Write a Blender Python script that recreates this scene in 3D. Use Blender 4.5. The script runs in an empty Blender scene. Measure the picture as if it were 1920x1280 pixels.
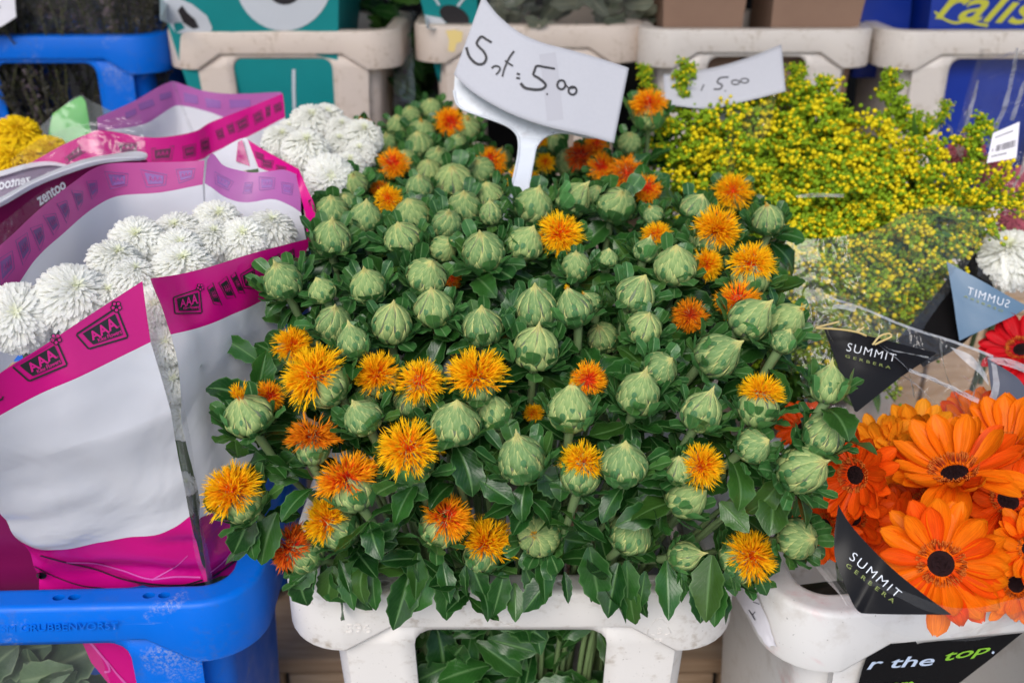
import bpy, bmesh, math, random
from mathutils import Vector, Matrix, noise
from mathutils.bvhtree import BVHTree
from mathutils.geometry import tessellate_polygon

# ---------------------------------------------------------------- camera, sky, sun, exposure
S = bpy.context.scene
COL = S.collection
PITCH = math.radians(25.0)
CAM = Vector((0.0, -0.6155, 0.502))
cam_d = bpy.data.cameras.new("camera")
cam_d.lens = 35.0
cam_d.sensor_width = 36.0
cam_d.clip_start = 0.02
cam_d.clip_end = 400.0
cam_d.dof.use_dof = True
cam_d.dof.focus_distance = 0.71
cam_d.dof.aperture_fstop = 6.5
cam = bpy.data.objects.new("camera", cam_d)
cam.location = CAM
cam.rotation_euler = (math.pi / 2 - PITCH, 0, 0)
COL.objects.link(cam)
S.camera = cam

SUN_EL, SUN_AZ = math.radians(44), math.radians(196)      # azimuth measured from +Y towards +X
world = bpy.data.worlds.new("World")
S.world = world
world.use_nodes = True
wn = world.node_tree
bg = wn.nodes["Background"]
sky = wn.nodes.new("ShaderNodeTexSky")
sky.sky_type = 'NISHITA'
sky.sun_disc = False
sky.sun_elevation = SUN_EL
sky.sun_rotation = SUN_AZ
sky.air_density = 1.0
sky.dust_density = 1.6
sky.ozone_density = 1.0
bg.inputs[1].default_value = 0.125
wn.links.new(sky.outputs[0], bg.inputs[0])
sun_d = bpy.data.lights.new("sun", 'SUN')
sun_d.energy = 1.3
sun_d.angle = math.radians(35)
sun_d.color = (1.0, 0.97, 0.93)
sun = bpy.data.objects.new("sun", sun_d)
sdir = Vector((math.sin(SUN_AZ) * math.cos(SUN_EL), math.cos(SUN_AZ) * math.cos(SUN_EL), math.sin(SUN_EL)))
sun.rotation_euler = (-sdir).to_track_quat('-Z', 'Y').to_euler()
sun.location = sdir * 5
COL.objects.link(sun)

S.view_settings.view_transform = 'Standard'
S.view_settings.look = 'None'
S.view_settings.exposure = 0.78
S.view_settings.gamma = 1.0
S.view_settings.use_curve_mapping = False
S.render.engine = 'CYCLES'
S.cycles.use_denoising = True
S.cycles.max_bounces = 10
S.cycles.transparent_max_bounces = 24

# ---------------------------------------------------------------- helpers
R = random.Random(7)
FPX = 1920 * 35 / 36
FW = Vector((0, math.cos(PITCH), -math.sin(PITCH)))
UP = Vector((0, math.sin(PITCH), math.cos(PITCH)))
RT = Vector((1, 0, 0))


def P(px, py, Z):
    return CAM + FW * Z + RT * ((px - 960) / FPX * Z) + UP * ((640 - py) / FPX * Z)


def ray(px, py):
    return (FW + RT * ((px - 960) / FPX) + UP * ((640 - py) / FPX)).normalized()


def on_y(px, py, y):
    d = ray(px, py)
    return CAM + d * ((y - CAM.y) / d.y)


def interp(tab, x):
    if x <= tab[0][0]:
        return tab[0][1]
    for (a, va), (b, vb) in zip(tab, tab[1:]):
        if x <= b:
            return va + (vb - va) * (x - a) / (b - a)
    return tab[-1][1]


class MB:
    def __init__(self):
        self.v, self.f, self.m, self.uv = [], [], [], []

    def add(self, vs, fs, uvs=None, mat=0):
        o = len(self.v)
        self.v += [tuple(p) for p in vs]
        for f in fs:
            self.f.append(tuple(i + o for i in f))
            self.m.append(mat)
            self.uv.append([uvs[i] for i in f] if uvs else [(0.5, 0.5)] * len(f))

    def grid(self, rows, uvs=None, mat=0, closed=False):
        nr, nc = len(rows), len(rows[0])
        vs = [p for r in rows for p in r]
        fs = []
        for i in range(nr - 1):
            for j in range(nc if closed else nc - 1):
                k = (j + 1) % nc
                fs.append((i * nc + j, i * nc + k, (i + 1) * nc + k, (i + 1) * nc + j))
        us = [q for r in uvs for q in r] if uvs else None
        self.add(vs, fs, us, mat)

    def tube(self, pts, rad, seg=6, mat=0, uvu=0.5, cap=True):
        pts = [Vector(p) for p in pts]
        n = len(pts)
        rr = rad if isinstance(rad, (list, tuple)) else [rad] * n
        rows, uvs = [], []
        ref = Vector((0.31, 0.77, 0.55))
        for i, p in enumerate(pts):
            t = (pts[min(i + 1, n - 1)] - pts[max(i - 1, 0)])
            t = t.normalized() if t.length > 1e-9 else Vector((0, 0, 1))
            a = t.cross(ref).normalized()
            b = t.cross(a)
            rows.append([p + (a * math.cos(2 * math.pi * k / seg) + b * math.sin(2 * math.pi * k / seg)) * rr[i] for k in range(seg)])
            uvs.append([(uvu, i / (n - 1))] * seg)
        self.grid(rows, uvs, mat, closed=True)
        if cap:
            self.add(rows[0][::-1], [tuple(range(seg))], [(uvu, 0)] * seg, mat)
            self.add(rows[-1], [tuple(range(seg))], [(uvu, 1)] * seg, mat)

    def box(self, lo, hi, mat=0):
        (a, b, c), (d, e, f) = lo, hi
        vs = [(a, b, c), (d, b, c), (d, e, c), (a, e, c), (a, b, f), (d, b, f), (d, e, f), (a, e, f)]
        self.add(vs, [(3, 2, 1, 0), (4, 5, 6, 7), (0, 1, 5, 4), (1, 2, 6, 5), (2, 3, 7, 6), (3, 0, 4, 7)],
                 [(p[0] + p[1], p[2] + p[1]) for p in vs], mat)

    def mesh(self, name, mats, smooth=True, sharp=None):
        me = bpy.data.meshes.new(name)
        me.from_pydata(self.v, [], self.f)
        for m in (mats if isinstance(mats, (list, tuple)) else [mats]):
            me.materials.append(m)
        me.polygons.foreach_set("material_index", self.m)
        lay = me.uv_layers.new(name="UVMap")
        flat = [c for f in self.uv for q in f for c in q]
        lay.data.foreach_set("uv", flat)
        if smooth:
            me.polygons.foreach_set("use_smooth", [True] * len(self.f))
            if sharp:
                me.set_sharp_from_angle(angle=math.radians(sharp))
        me.update()
        return me


WM = {}


def tag(o, label=None, cat=None, group=None, kind=None):
    if label: o["label"] = label
    if cat: o["category"] = cat
    if group: o["group"] = group
    if kind: o["kind"] = kind
    return o


def obj(name, data, parent=None, M=None, kind=None):
    """link one object; M is its place in the world"""
    M = M or Matrix()
    o = bpy.data.objects.new(name, data)
    COL.objects.link(o)
    if parent is not None:
        o.parent = parent
        o.matrix_basis = WM[parent.name].inverted() @ M
    else:
        o.matrix_basis = M
    WM[o.name] = M
    if kind: o["kind"] = kind
    return o


def thing(name, label, cat, loc, group=None):
    return tag(obj(name, None, None, Matrix.Translation(Vector(loc))), label, cat, group)


def frame(p, y, z, s=1.0, sx=None):
    """matrix with local Y along y and local Z towards z"""
    y = Vector(y).normalized()
    x = y.cross(Vector(z))
    x = x.normalized() if x.length > 1e-6 else y.orthogonal().normalized()
    z = x.cross(y)
    m = Matrix((x, y, z)).transposed().to_4x4()
    sc = Matrix.Diagonal((sx or s, s, s, 1))
    return Matrix.Translation(p) @ m @ sc


def axis_frame(p, a, s=1.0, spin=0.0):
    """matrix with local Z along a"""
    a = Vector(a).normalized()
    x = a.orthogonal().normalized()
    x = Matrix.Rotation(spin, 3, a) @ x
    y = a.cross(x)
    m = Matrix((x, y, a)).transposed().to_4x4()
    return Matrix.Translation(p) @ m @ Matrix.Scale(s, 4)


def catmull(pts, n):
    """n points along the polyline, smoothed"""
    pts = [Vector(p) for p in pts]
    d = [0.0]
    for a, b in zip(pts, pts[1:]):
        d.append(d[-1] + max((b - a).length, 1e-9))
    out = []
    for k in range(n):
        s = d[-1] * k / (n - 1)
        i = 0
        while i < len(pts) - 2 and d[i + 1] < s:
            i += 1
        t = (s - d[i]) / (d[i + 1] - d[i])
        p0, p1, p2, p3 = pts[max(i - 1, 0)], pts[i], pts[i + 1], pts[min(i + 2, len(pts) - 1)]
        h = d[i + 1] - d[i]
        m1 = (p2 - p0) * (h / max(h + (d[i] - d[i - 1] if i else 0), 1e-9)) if i else (p2 - p1)
        m2 = (p3 - p1) * (h / max(h + (d[i + 2] - d[i + 1] if i + 2 < len(d) else 0), 1e-9)) if i + 2 < len(pts) else (p2 - p1)
        t2, t3 = t * t, t * t * t
        out.append(p1 * (2 * t3 - 3 * t2 + 1) + m1 * (t3 - 2 * t2 + t) + p2 * (-2 * t3 + 3 * t2) + m2 * (t3 - t2))
    return out


# ---------------------------------------------------------------- materials
class NT:
    def __init__(self, name):
        self.m = bpy.data.materials.new(name)
        self.m.use_nodes = True
        self.t = self.m.node_tree
        self.b = self.t.nodes["Principled BSDF"]
        self.out = self.t.nodes["Material Output"]

    def n(self, typ, **kw):
        nd = self.t.nodes.new("ShaderNode" + typ)
        for k, v in kw.items():
            if k.startswith("i_"):
                k = k[2:]
                key = int(k) if k.isdigit() else k.replace("_", " ")
                nd.inputs[key].default_value = v
            else:
                setattr(nd, k, v)
        return nd

    def l(self, a, b):
        self.t.links.new(a, b)

    def math(self, op, a, b=None, c=None):
        nd = self.n("Math", operation=op)
        for i, x in enumerate((a, b, c)):
            if x is None: continue
            if isinstance(x, (int, float)): nd.inputs[i].default_value = x
            else: self.l(x, nd.inputs[i])
        return nd.outputs[0]

    def mix(self, fac, a, b, mode='MIX'):
        nd = self.n("MixRGB", blend_type=mode)
        for i, x in enumerate((fac, a, b)):
            if isinstance(x, (int, float)): nd.inputs[i].default_value = x
            elif isinstance(x, tuple): nd.inputs[i].default_value = x if len(x) == 4 else (*x, 1)
            else: self.l(x, nd.inputs[i])
        return nd.outputs[0]

    def ramp(self, fac, stops, interp='LINEAR'):
        nd = self.n("ValToRGB")
        cr = nd.color_ramp
        cr.interpolation = interp
        while len(cr.elements) < len(stops): cr.elements.new(0.5)
        for e, (p, c) in zip(cr.elements, stops):
            e.position = p
            e.color = (c, c, c, 1) if isinstance(c, (int, float)) else (*c, 1)
        self.l(fac, nd.inputs[0])
        return nd.outputs[0]

    def noise(self, scale, detail=3, rough=0.5, coord='Object', stretch=None, dist=0.0):
        tc = self.n("TexCoord")
        src = tc.outputs[coord]
        if stretch:
            mp = self.n("Mapping")
            mp.inputs[3].default_value = stretch
            self.l(src, mp.inputs[0])
            src = mp.outputs[0]
        nd = self.n("TexNoise")
        nd.inputs["Scale"].default_value = scale
        nd.inputs["Detail"].default_value = detail
        nd.inputs["Roughness"].default_value = rough
        nd.inputs["Distortion"].default_value = dist
        self.l(src, nd.inputs["Vector"])
        return nd.outputs[0]

    def uv(self):
        tc = self.n("TexCoord")
        sp = self.n("SeparateXYZ")
        self.l(tc.outputs["UV"], sp.inputs[0])
        return sp.outputs[0], sp.outputs[1]

    def rnd(self):
        return self.n("ObjectInfo").outputs["Random"]

    def color(self, c):
        if isinstance(c, tuple): self.b.inputs["Base Color"].default_value = (*c, 1)
        else: self.l(c, self.b.inputs["Base Color"])
        return self

    def set(self, rough=0.5, spec=0.5, **kw):
        self.b.inputs["Roughness"].default_value = rough
        self.b.inputs["Specular IOR Level"].default_value = spec
        for k, v in kw.items():
            self.b.inputs[k.replace("_", " ")].default_value = v
        return self

    def bump(self, h, strength=0.3, dist=0.001):
        bp = self.n("Bump")
        bp.inputs["Strength"].default_value = strength
        bp.inputs["Distance"].default_value = dist
        self.l(h, bp.inputs["Height"])
        self.l(bp.outputs[0], self.b.inputs["Normal"])
        return self

    def translucent(self, amount, col):
        tr = self.n("BsdfTranslucent")
        if isinstance(col, tuple): tr.inputs[0].default_value = (*col, 1)
        else: self.l(col, tr.inputs[0])
        mx = self.n("MixShader")
        mx.inputs[0].default_value = amount
        self.l(self.b.outputs[0], mx.inputs[1])
        self.l(tr.outputs[0], mx.inputs[2])
        self.l(mx.outputs[0], self.out.inputs[0])
        return self


def plain(name, c, rough=0.5, spec=0.5, bump=None, var=0.0, scale=60):
    t = NT(name)
    if var:
        nz = t.noise(scale, 4, 0.6)
        t.color(t.mix(nz, tuple(x * (1 - var) for x in c), tuple(min(1, x * (1 + var)) for x in c)))
    else:
        t.color(c)
    t.set(rough, spec)
    if bump: t.bump(t.noise(bump[0], 3), bump[1])
    return t.m


def plastic(name, c, dirt, dirt_amt, scuff=None):
    t = NT(name)
    base = t.mix(t.noise(7, 3), tuple(x * 0.93 for x in c), c)
    n1 = t.noise(26, 6, 0.65, stretch=(1, 1, 2.2))
    n2 = t.noise(150, 4, 0.6)
    m1 = t.ramp(n1, [(0.50, 0.0), (0.70, 1.0)])
    m2 = t.ramp(n2, [(0.45, 0.0), (0.62, 1.0)])
    d = t.math('MULTIPLY', t.math('MULTIPLY', m1, m2), dirt_amt)
    col = t.mix(d, base, dirt)
    sp = t.ramp(t.noise(420, 2, 0.5), [(0.70, 0.0), (0.74, 1.0)])
    col = t.mix(t.math('MULTIPLY', sp, 0.5 * dirt_amt), col, tuple(x * 0.4 for x in dirt))
    if scuff:
        s1 = t.ramp(t.noise(15, 4, 0.6, dist=0.6), [(0.60, 0.0), (0.72, 1.0)])
        s2 = t.ramp(t.noise(380, 3, 0.75), [(0.46, 0.0), (0.58, 1.0)])
        col = t.mix(t.math('MULTIPLY', t.math('MULTIPLY', s1, s2), 0.75), col, scuff)
        sc = t.ramp(t.noise(60, 5, 0.75, stretch=(0.12, 1, 5)), [(0.63, 0.0), (0.69, 1.0)])
        col = t.mix(t.math('MULTIPLY', sc, 0.16), col, scuff)
    t.color(col).set(0.36, 0.45)
    rg = t.ramp(t.noise(40, 4), [(0.3, 0.28), (0.7, 0.5)])
    t.l(rg, t.b.inputs["Roughness"])
    t.bump(t.noise(120, 3), 0.06, 0.001)
    if c[0] < 0.1: t.b.inputs['Specular IOR Level'].default_value = 0.22
    return t.m


M = {}
M['white_plastic'] = plastic('white_plastic', (0.71, 0.67, 0.63), (0.36, 0.29, 0.22), 0.95)
M['beige_plastic'] = plastic('beige_plastic', (0.67, 0.555, 0.47), (0.33, 0.23, 0.14), 0.8)
M['cream_plastic'] = plastic('cream_plastic', (0.68, 0.61, 0.55), (0.33, 0.25, 0.17), 0.8)
M['blue_plastic'] = plastic('blue_plastic', (0.0, 0.135, 0.64), (0.08, 0.11, 0.22), 0.35, (0.30, 0.33, 0.46))
M['sign_plastic'] = plastic('sign_plastic', (0.62, 0.65, 0.70), (0.3, 0.28, 0.3), 0.6)
M['hole_dark'] = plain('hole_dark', (0.22, 0.09, 0.03), 0.7)
M['pink_stain'] = plain('pink_stain', (0.78, 0.42, 0.42), 0.5)


def stain_white():
    t = NT('stained_white_plastic')
    n1 = t.ramp(t.noise(17, 5, 0.65, dist=0.8), [(0.56, 0.0), (0.72, 1.0)])
    n2 = t.ramp(t.noise(90, 4, 0.6), [(0.40, 0.0), (0.65, 1.0)])
    col = t.mix(t.math('MULTIPLY', t.math('MULTIPLY', n1, n2), 0.55), (0.70, 0.675, 0.65), (0.64, 0.24, 0.25))
    col = t.mix(t.math('MULTIPLY', t.ramp(t.noise(30, 6, 0.65), [(0.52, 0.0), (0.70, 1.0)]), 0.45), col, (0.42, 0.36, 0.30))
    sp = t.ramp(t.noise(420, 2, 0.5), [(0.71, 0.0), (0.75, 1.0)])
    t.color(t.mix(t.math('MULTIPLY', sp, 0.5), col, (0.1, 0.08, 0.06))).set(0.36, 0.45)
    t.bump(t.noise(120, 3), 0.06)
    return t.m


M['stained_white'] = stain_white()


def leaf_mat(name, dark, light, rib, rough=0.38):
    t = NT(name)
    u, v = t.uv()
    c = t.math('ABSOLUTE', t.math('SUBTRACT', u, 0.5))
    mid = t.ramp(c, [(0.0, 1.0), (0.035, 0.55), (0.075, 0.0)])
    w = t.math('SUBTRACT', t.math('MULTIPLY', v, 9.0), t.math('MULTIPLY', c, 7.0))
    fr = t.math('ABSOLUTE', t.math('SUBTRACT', t.math('FRACT', w), 0.5))
    side = t.math('MULTIPLY', t.ramp(fr, [(0.0, 1.0), (0.05, 0.25), (0.12, 0.0)]), 0.16)
    veins = t.math('MAXIMUM', mid, side)
    edge = t.math('MULTIPLY', t.ramp(c, [(0.44, 0.0), (0.5, 1.0)]), 0.55)
    nz = t.noise(5, 4, 0.6)
    r = t.rnd()
    base = t.mix(t.ramp(t.math('ADD', t.math('MULTIPLY', nz, 0.6), t.math('MULTIPLY', r, 0.5)), [(0.25, 0.0), (0.85, 1.0)]), dark, light)
    col = t.mix(t.math('MULTIPLY', veins, 0.75), base, rib)
    col = t.mix(edge, col, rib)
    col = t.mix(t.math('MULTIPLY', t.ramp(t.math('FRACT', t.math('MULTIPLY', r, 7.3)), [(0.72, 0.0), (1.0, 1.0)]), 0.4), col, (0.085, 0.16, 0.022))
    spot = t.ramp(t.noise(9, 5, 0.7), [(0.66, 0.0), (0.70, 1.0)])
    col = t.mix(t.math('MULTIPLY', spot, t.ramp(v, [(0.72, 0.0), (0.98, 0.8)])), col, (0.22, 0.14, 0.05))
    geo = t.n("NewGeometry")
    col = t.mix(t.math('MULTIPLY', geo.outputs["Backfacing"], 0.45), col, tuple(min(1, x * 2.0 + 0.03) for x in light))
    t.color(col).set(rough, 0.34)
    h = t.math('SUBTRACT', t.math('MULTIPLY', t.noise(7, 3), 0.5), t.math('MULTIPLY', veins, 0.6))
    t.bump(h, 0.5, 0.0012)
    t.translucent(0.12, tuple(min(1, x * 1.8) for x in light))
    return t.m


M['leaf'] = leaf_mat('safflower_leaf', (0.006, 0.036, 0.006), (0.026, 0.102, 0.016), (0.12, 0.24, 0.08), 0.27)
M['bract_leaf'] = leaf_mat('safflower_bract', (0.012, 0.062, 0.012), (0.050, 0.160, 0.036), (0.18, 0.31, 0.12), 0.28)
M['oval'] = leaf_mat('bud_oval', (0.018, 0.075, 0.018), (0.04, 0.125, 0.035), (0.20, 0.32, 0.12), 0.45)
M['mum_leaf'] = leaf_mat('chrysanthemum_leaf', (0.03, 0.06, 0.03), (0.11, 0.17, 0.085), (0.2, 0.26, 0.14), 0.5)
M['gold_leaf'] = leaf_mat('goldenrod_leaf', (0.03, 0.10, 0.012), (0.07, 0.19, 0.02), (0.2, 0.3, 0.06), 0.5)
M['grey_leaf'] = leaf_mat('grey_leaf', (0.07, 0.085, 0.06), (0.20, 0.21, 0.15), (0.3, 0.28, 0.2), 0.6)


def scale_mat():
    t = NT('bud_scale')
    u, v = t.uv()
    c = t.math('ABSOLUTE', t.math('SUBTRACT', u, 0.5))
    r = t.rnd()
    hair = t.noise(16, 4, 0.7, coord='UV', stretch=(3.0, 0.35, 1))
    base = t.mix(r, (0.10, 0.205, 0.06), (0.23, 0.33, 0.10))
    base = t.mix(t.ramp(hair, [(0.42, 0.0), (0.72, 0.6)]), base, (0.36, 0.43, 0.24))
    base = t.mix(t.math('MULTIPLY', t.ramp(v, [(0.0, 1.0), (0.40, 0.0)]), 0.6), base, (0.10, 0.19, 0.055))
    edge = t.math('MULTIPLY', t.ramp(c, [(0.22, 0.0), (0.42, 1.0)]), t.ramp(v, [(0.22, 0.0), (0.45, 0.55), (0.60, 1.0)]))
    mid = t.math('MULTIPLY', t.ramp(c, [(0.0, 1.0), (0.08, 0.4), (0.16, 0.0)]), t.ramp(v, [(0.30, 0.0), (0.60, 0.8)]))
    tip = t.ramp(v, [(0.55, 0.0), (0.68, 0.9)])
    k = t.math('MAXIMUM', t.math('MAXIMUM', edge, mid), tip)
    col = t.mix(t.math('MULTIPLY', k, 0.9), base, t.mix(v, (0.46, 0.52, 0.20), (0.62, 0.58, 0.20)))
    br = t.ramp(t.noise(5, 5, 0.7), [(0.66, 0.0), (0.74, 0.55)])
    col = t.mix(br, col, (0.22, 0.17, 0.07))
    t.color(col).set(0.65, 0.12)
    t.bump(hair, 0.35, 0.0006)
    return t.m


M['scale'] = scale_mat()


def under_mat():
    t = NT('bud_wool')
    u, v = t.uv()
    hair = t.noise(20, 5, 0.7, coord='UV', stretch=(6.0, 0.5, 1))
    col = t.mix(t.ramp(hair, [(0.38, 0.0), (0.70, 1.0)]), (0.050, 0.090, 0.036), (0.31, 0.34, 0.23))
    col = t.mix(t.ramp(v, [(0.74, 0.0), (0.95, 0.9)]), col, (0.56, 0.52, 0.20))
    t.color(col).set(0.8, 0.08)
    t.bump(hair, 0.4, 0.0006)
    return t.m


M['wool'] = under_mat()


def floret_mat(name, base, mid, tip):
    t = NT(name)
    u, v = t.uv()
    k = t.math('ADD', v, t.math('MULTIPLY', t.math('SUBTRACT', u, 0.5), 0.34))
    col = t.ramp(k, [(0.15, base), (0.54, mid), (0.82, tip)])
    col = t.mix(t.math('MULTIPLY', t.rnd(), 0.25), col, tuple(x * 0.85 for x in mid))
    t.color(col).set(0.6, 0.06)
    t.translucent(0.30, col)
    return t.m


M['floret'] = floret_mat('floret_orange', (0.88, 0.09, 0.004), (1.0, 0.37, 0.006), (1.0, 0.62, 0.010))
M['floret_red'] = floret_mat('floret_red', (0.72, 0.018, 0.012), (0.95, 0.12, 0.012), (1.0, 0.48, 0.010))
M['floret_deep'] = floret_mat('floret_deep', (0.52, 0.03, 0.008), (0.75, 0.13, 0.008), (0.90, 0.33, 0.010))
M['floret_scarlet'] = floret_mat('floret_scarlet', (0.46, 0.012, 0.010), (0.70, 0.03, 0.012), (0.88, 0.20, 0.014))
M['stem'] = plain('green_stem', (0.17, 0.25, 0.10), 0.5, 0.4, var=0.3, scale=40)
M['dark_stem'] = plain('dark_stem', (0.06, 0.09, 0.035), 0.6, 0.3, var=0.3)


def petal_mat(name, a, b, rough=0.5, tl=0.3, streak=0.55):
    t = NT(name)
    u, v = t.uv()
    nz = t.noise(8, 3, 0.6, coord='UV', stretch=(3.0, 0.4, 1))
    col = t.mix(v, a, b)
    col = t.mix(t.math('MULTIPLY', t.ramp(nz, [(0.4, 0.0), (0.6, 1.0)]), streak), col, tuple(x * 0.72 for x in a))
    vein = t.math('ABSOLUTE', t.math('SUBTRACT', t.math('FRACT', t.math('MULTIPLY', u, 5.0)), 0.5))
    col = t.mix(t.math('MULTIPLY', t.ramp(vein, [(0.0, 1.0), (0.14, 0.0)]), streak * 0.8), col, tuple(x * 0.7 for x in a))
    col = t.mix(t.math('MULTIPLY', t.rnd(), 0.3), col, tuple(x * 0.86 for x in b))
    t.color(col).set(rough, 0.12)
    t.bump(vein, 0.25, 0.0008)
    t.translucent(tl, col)
    return t.m


M['mum_white'] = petal_mat('white_petal', (0.86, 0.88, 0.58), (0.96, 0.955, 0.91), 0.7, 0.5, 0.0)
M['mum_yellow'] = petal_mat('yellow_petal', (0.72, 0.42, 0.01), (0.90, 0.62, 0.01), 0.6, 0.25, 0.1)
M['gerb'] = petal_mat('orange_petal', (0.95, 0.17, 0.004), (0.98, 0.25, 0.006), 0.42, 0.3)
M['gerb_light'] = petal_mat('light_orange_petal', (0.95, 0.31, 0.010), (0.98, 0.37, 0.015), 0.45, 0.35)
M['gerb_deep'] = petal_mat('deep_orange_petal', (0.86, 0.070, 0.004), (0.93, 0.125, 0.005), 0.45, 0.25)
M['gerb_red'] = petal_mat('red_petal', (0.55, 0.006, 0.012), (0.68, 0.010, 0.018), 0.45, 0.2)
M['pink_petal'] = petal_mat('pink_petal', (0.45, 0.05, 0.10), (0.62, 0.14, 0.2), 0.5, 0.25)
M['disc_dark'] = plain('disc_dark', (0.018, 0.006, 0.007), 0.75, 0.2, bump=(900, 0.6))
M['stamen'] = floret_mat('stamen', (0.30, 0.02, 0.015), (0.62, 0.10, 0.02), (0.80, 0.24, 0.04))
M['gold_y'] = plain('goldenrod_yellow', (0.68, 0.54, 0.006), 0.6, 0.2, var=0.25, scale=90)
M['gold_g'] = plain('goldenrod_lime', (0.19, 0.30, 0.008), 0.6, 0.2, var=0.3, scale=90)
M['gold_s'] = plain('goldenrod_stem', (0.085, 0.17, 0.012), 0.6, 0.2, var=0.3)
M['ink'] = plain('black_ink', (0.012, 0.012, 0.014), 0.45)
M['marker'] = plain('marker_ink', (0.015, 0.014, 0.018), 0.6)
M['card'] = plain('grey_card', (0.44, 0.44, 0.475), 0.85, 0.15, bump=(700, 0.12), var=0.04, scale=300)
M['card_fold'] = plain('taped_card', (0.39, 0.385, 0.42), 0.6, 0.3, var=0.03)
M['kraft'] = plain('kraft_paper', (0.27, 0.165, 0.115), 0.8, 0.15, bump=(14, 0.5), var=0.12, scale=25)
M['teal'] = plain('teal_paper', (0.004, 0.23, 0.23), 0.55, 0.3, bump=(10, 0.35), var=0.1, scale=20)
M['bag_grey'] = plain('grey_print', (0.58, 0.60, 0.63), 0.6)
M['bag_black'] = plain('black_print', (0.015, 0.012, 0.014), 0.6)
M['navy'] = plain('blue_bag', (0.004, 0.03, 0.30), 0.35, 0.5, bump=(16, 0.5), var=0.2, scale=18)
M['bag_yellow'] = plain('yellow_print', (0.52, 0.50, 0.04), 0.5)
M['sticker_grey'] = plain('sticker_grey', (0.62, 0.62, 0.66), 0.5)
M['yellow_residue'] = plain('yellow_residue', (0.80, 0.60, 0.22), 0.6)
M['white_paper'] = plain('white_paper', (0.74, 0.71, 0.75), 0.8, 0.2, bump=(40, 0.4), var=0.05)
M['print_grey'] = plain('grey_lettering', (0.70, 0.72, 0.76), 0.5)
M['print_lightblue'] = plain('pale_blue_lettering', (0.50, 0.58, 0.72), 0.5)
M['print_green'] = plain('lime_lettering', (0.22, 0.47, 0.03), 0.5)
M['print_dim'] = plain('dim_lime_lettering', (0.20, 0.24, 0.05), 0.5)
M['gold_foil'] = plain('gold_ribbon', (0.55, 0.42, 0.16), 0.35, 0.6)
M['barcode'] = plain('grey_barcode', (0.09, 0.09, 0.11), 0.6)


def film_mat(name, c, rough=0.28, tl=0.25, wr=0.25, scale=9):
    t = NT(name)
    nz = t.noise(4, 3)
    t.color(t.mix(nz, tuple(x * 0.95 for x in c), c)).set(rough, 0.12 if max(c) < 0.05 else 0.45)
    n1 = t.noise(scale, 3, 0.5, dist=0.8)
    n2 = t.noise(scale * 5, 2, 0.5)
    t.bump(t.math('ADD', n1, t.math('MULTIPLY', n2, 0.12)), wr, 0.01)
    t.translucent(tl, c)
    return t.m


M['film_white'] = film_mat('white_film', (0.86, 0.86, 0.90), 0.15, 0.35, 0.5)
M['film_inner'] = film_mat('white_film_inside', (0.84, 0.83, 0.87), 0.4, 0.40, 0.15)
M['film_magenta'] = film_mat('magenta_film', (0.60, 0.0035, 0.20), 0.25, 0.12, 0.18)
M['film_wine'] = film_mat('wine_film', (0.36, 0.003, 0.14), 0.22, 0.1, 0.4, 14)
M['film_pink'] = film_mat('pink_film_inside', (0.60, 0.085, 0.33), 0.35, 0.35, 0.12)
M['film_lilac'] = film_mat('lilac_film_inside', (0.50, 0.14, 0.43), 0.35, 0.35, 0.12)
M['film_plum'] = film_mat('plum_film', (0.19, 0.006, 0.07), 0.3, 0.15, 0.2)
M['film_mauve'] = film_mat('mauve_film', (0.26, 0.20, 0.28), 0.35, 0.3, 0.15)
M['film_black'] = film_mat('black_film', (0.008, 0.0075, 0.008), 0.25, 0.0, 0.15)
M['film_slate'] = film_mat('slate_film', (0.10, 0.17, 0.25), 0.35, 0.0, 0.15)
M['film_charcoal'] = film_mat('charcoal_film', (0.07, 0.075, 0.10), 0.35, 0.0, 0.1)
M['ink_lilac'] = plain('faded_ink', (0.23, 0.09, 0.30), 0.5)
M['ink_grape'] = plain('dark_faded_ink', (0.10, 0.012, 0.05), 0.5)
M['ink_magenta'] = plain('magenta_ink', (0.56, 0.004, 0.19), 0.45)
M['ink_pinkline'] = plain('pink_line_ink', (0.60, 0.09, 0.36), 0.4)


def cello(name, tint=(1, 1, 1), haze=0.03, wr=0.6, scale=12, rough=0.06, stretch=(1, 1, 1)):
    t = NT(name)
    t.t.nodes.remove(t.b)
    n1 = t.noise(scale, 3, 0.55, dist=1.2, stretch=stretch)
    n2 = t.noise(scale * 4, 2, 0.5)
    bp = t.n("Bump")
    bp.inputs["Strength"].default_value = wr
    bp.inputs["Distance"].default_value = 0.012
    t.l(t.math('ADD', n1, t.math('MULTIPLY', n2, 0.15)), bp.inputs["Height"])
    gl = t.n("BsdfGlossy")
    gl.inputs["Roughness"].default_value = rough
    gl.inputs["Color"].default_value = (1, 1, 1, 1)
    t.l(bp.outputs[0], gl.inputs["Normal"])
    tr = t.n("BsdfTransparent")
    tr.inputs[0].default_value = (*tint, 1)
    df = t.n("BsdfDiffuse")
    df.inputs[0].default_value = (0.75, 0.76, 0.78, 1)
    t.l(bp.outputs[0], df.inputs["Normal"])
    fr = t.n("Fresnel")
    geo = t.n("NewGeometry")
    t.l(t.math('MULTIPLY_ADD', geo.outputs["Backfacing"], 1 / 1.45 - 1.45, 1.45), fr.inputs[0])
    t.l(bp.outputs[0], fr.inputs["Normal"])
    a = t.n("MixShader")
    a.inputs[0].default_value = haze
    t.l(tr.outputs[0], a.inputs[1])
    t.l(df.outputs[0], a.inputs[2])
    b = t.n("MixShader")
    t.l(t.math('MULTIPLY', fr.outputs[0], 0.75), b.inputs[0])
    t.l(a.outputs[0], b.inputs[1])
    t.l(gl.outputs[0], b.inputs[2])
    t.l(b.outputs[0], t.out.inputs[0])
    return t.m


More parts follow.
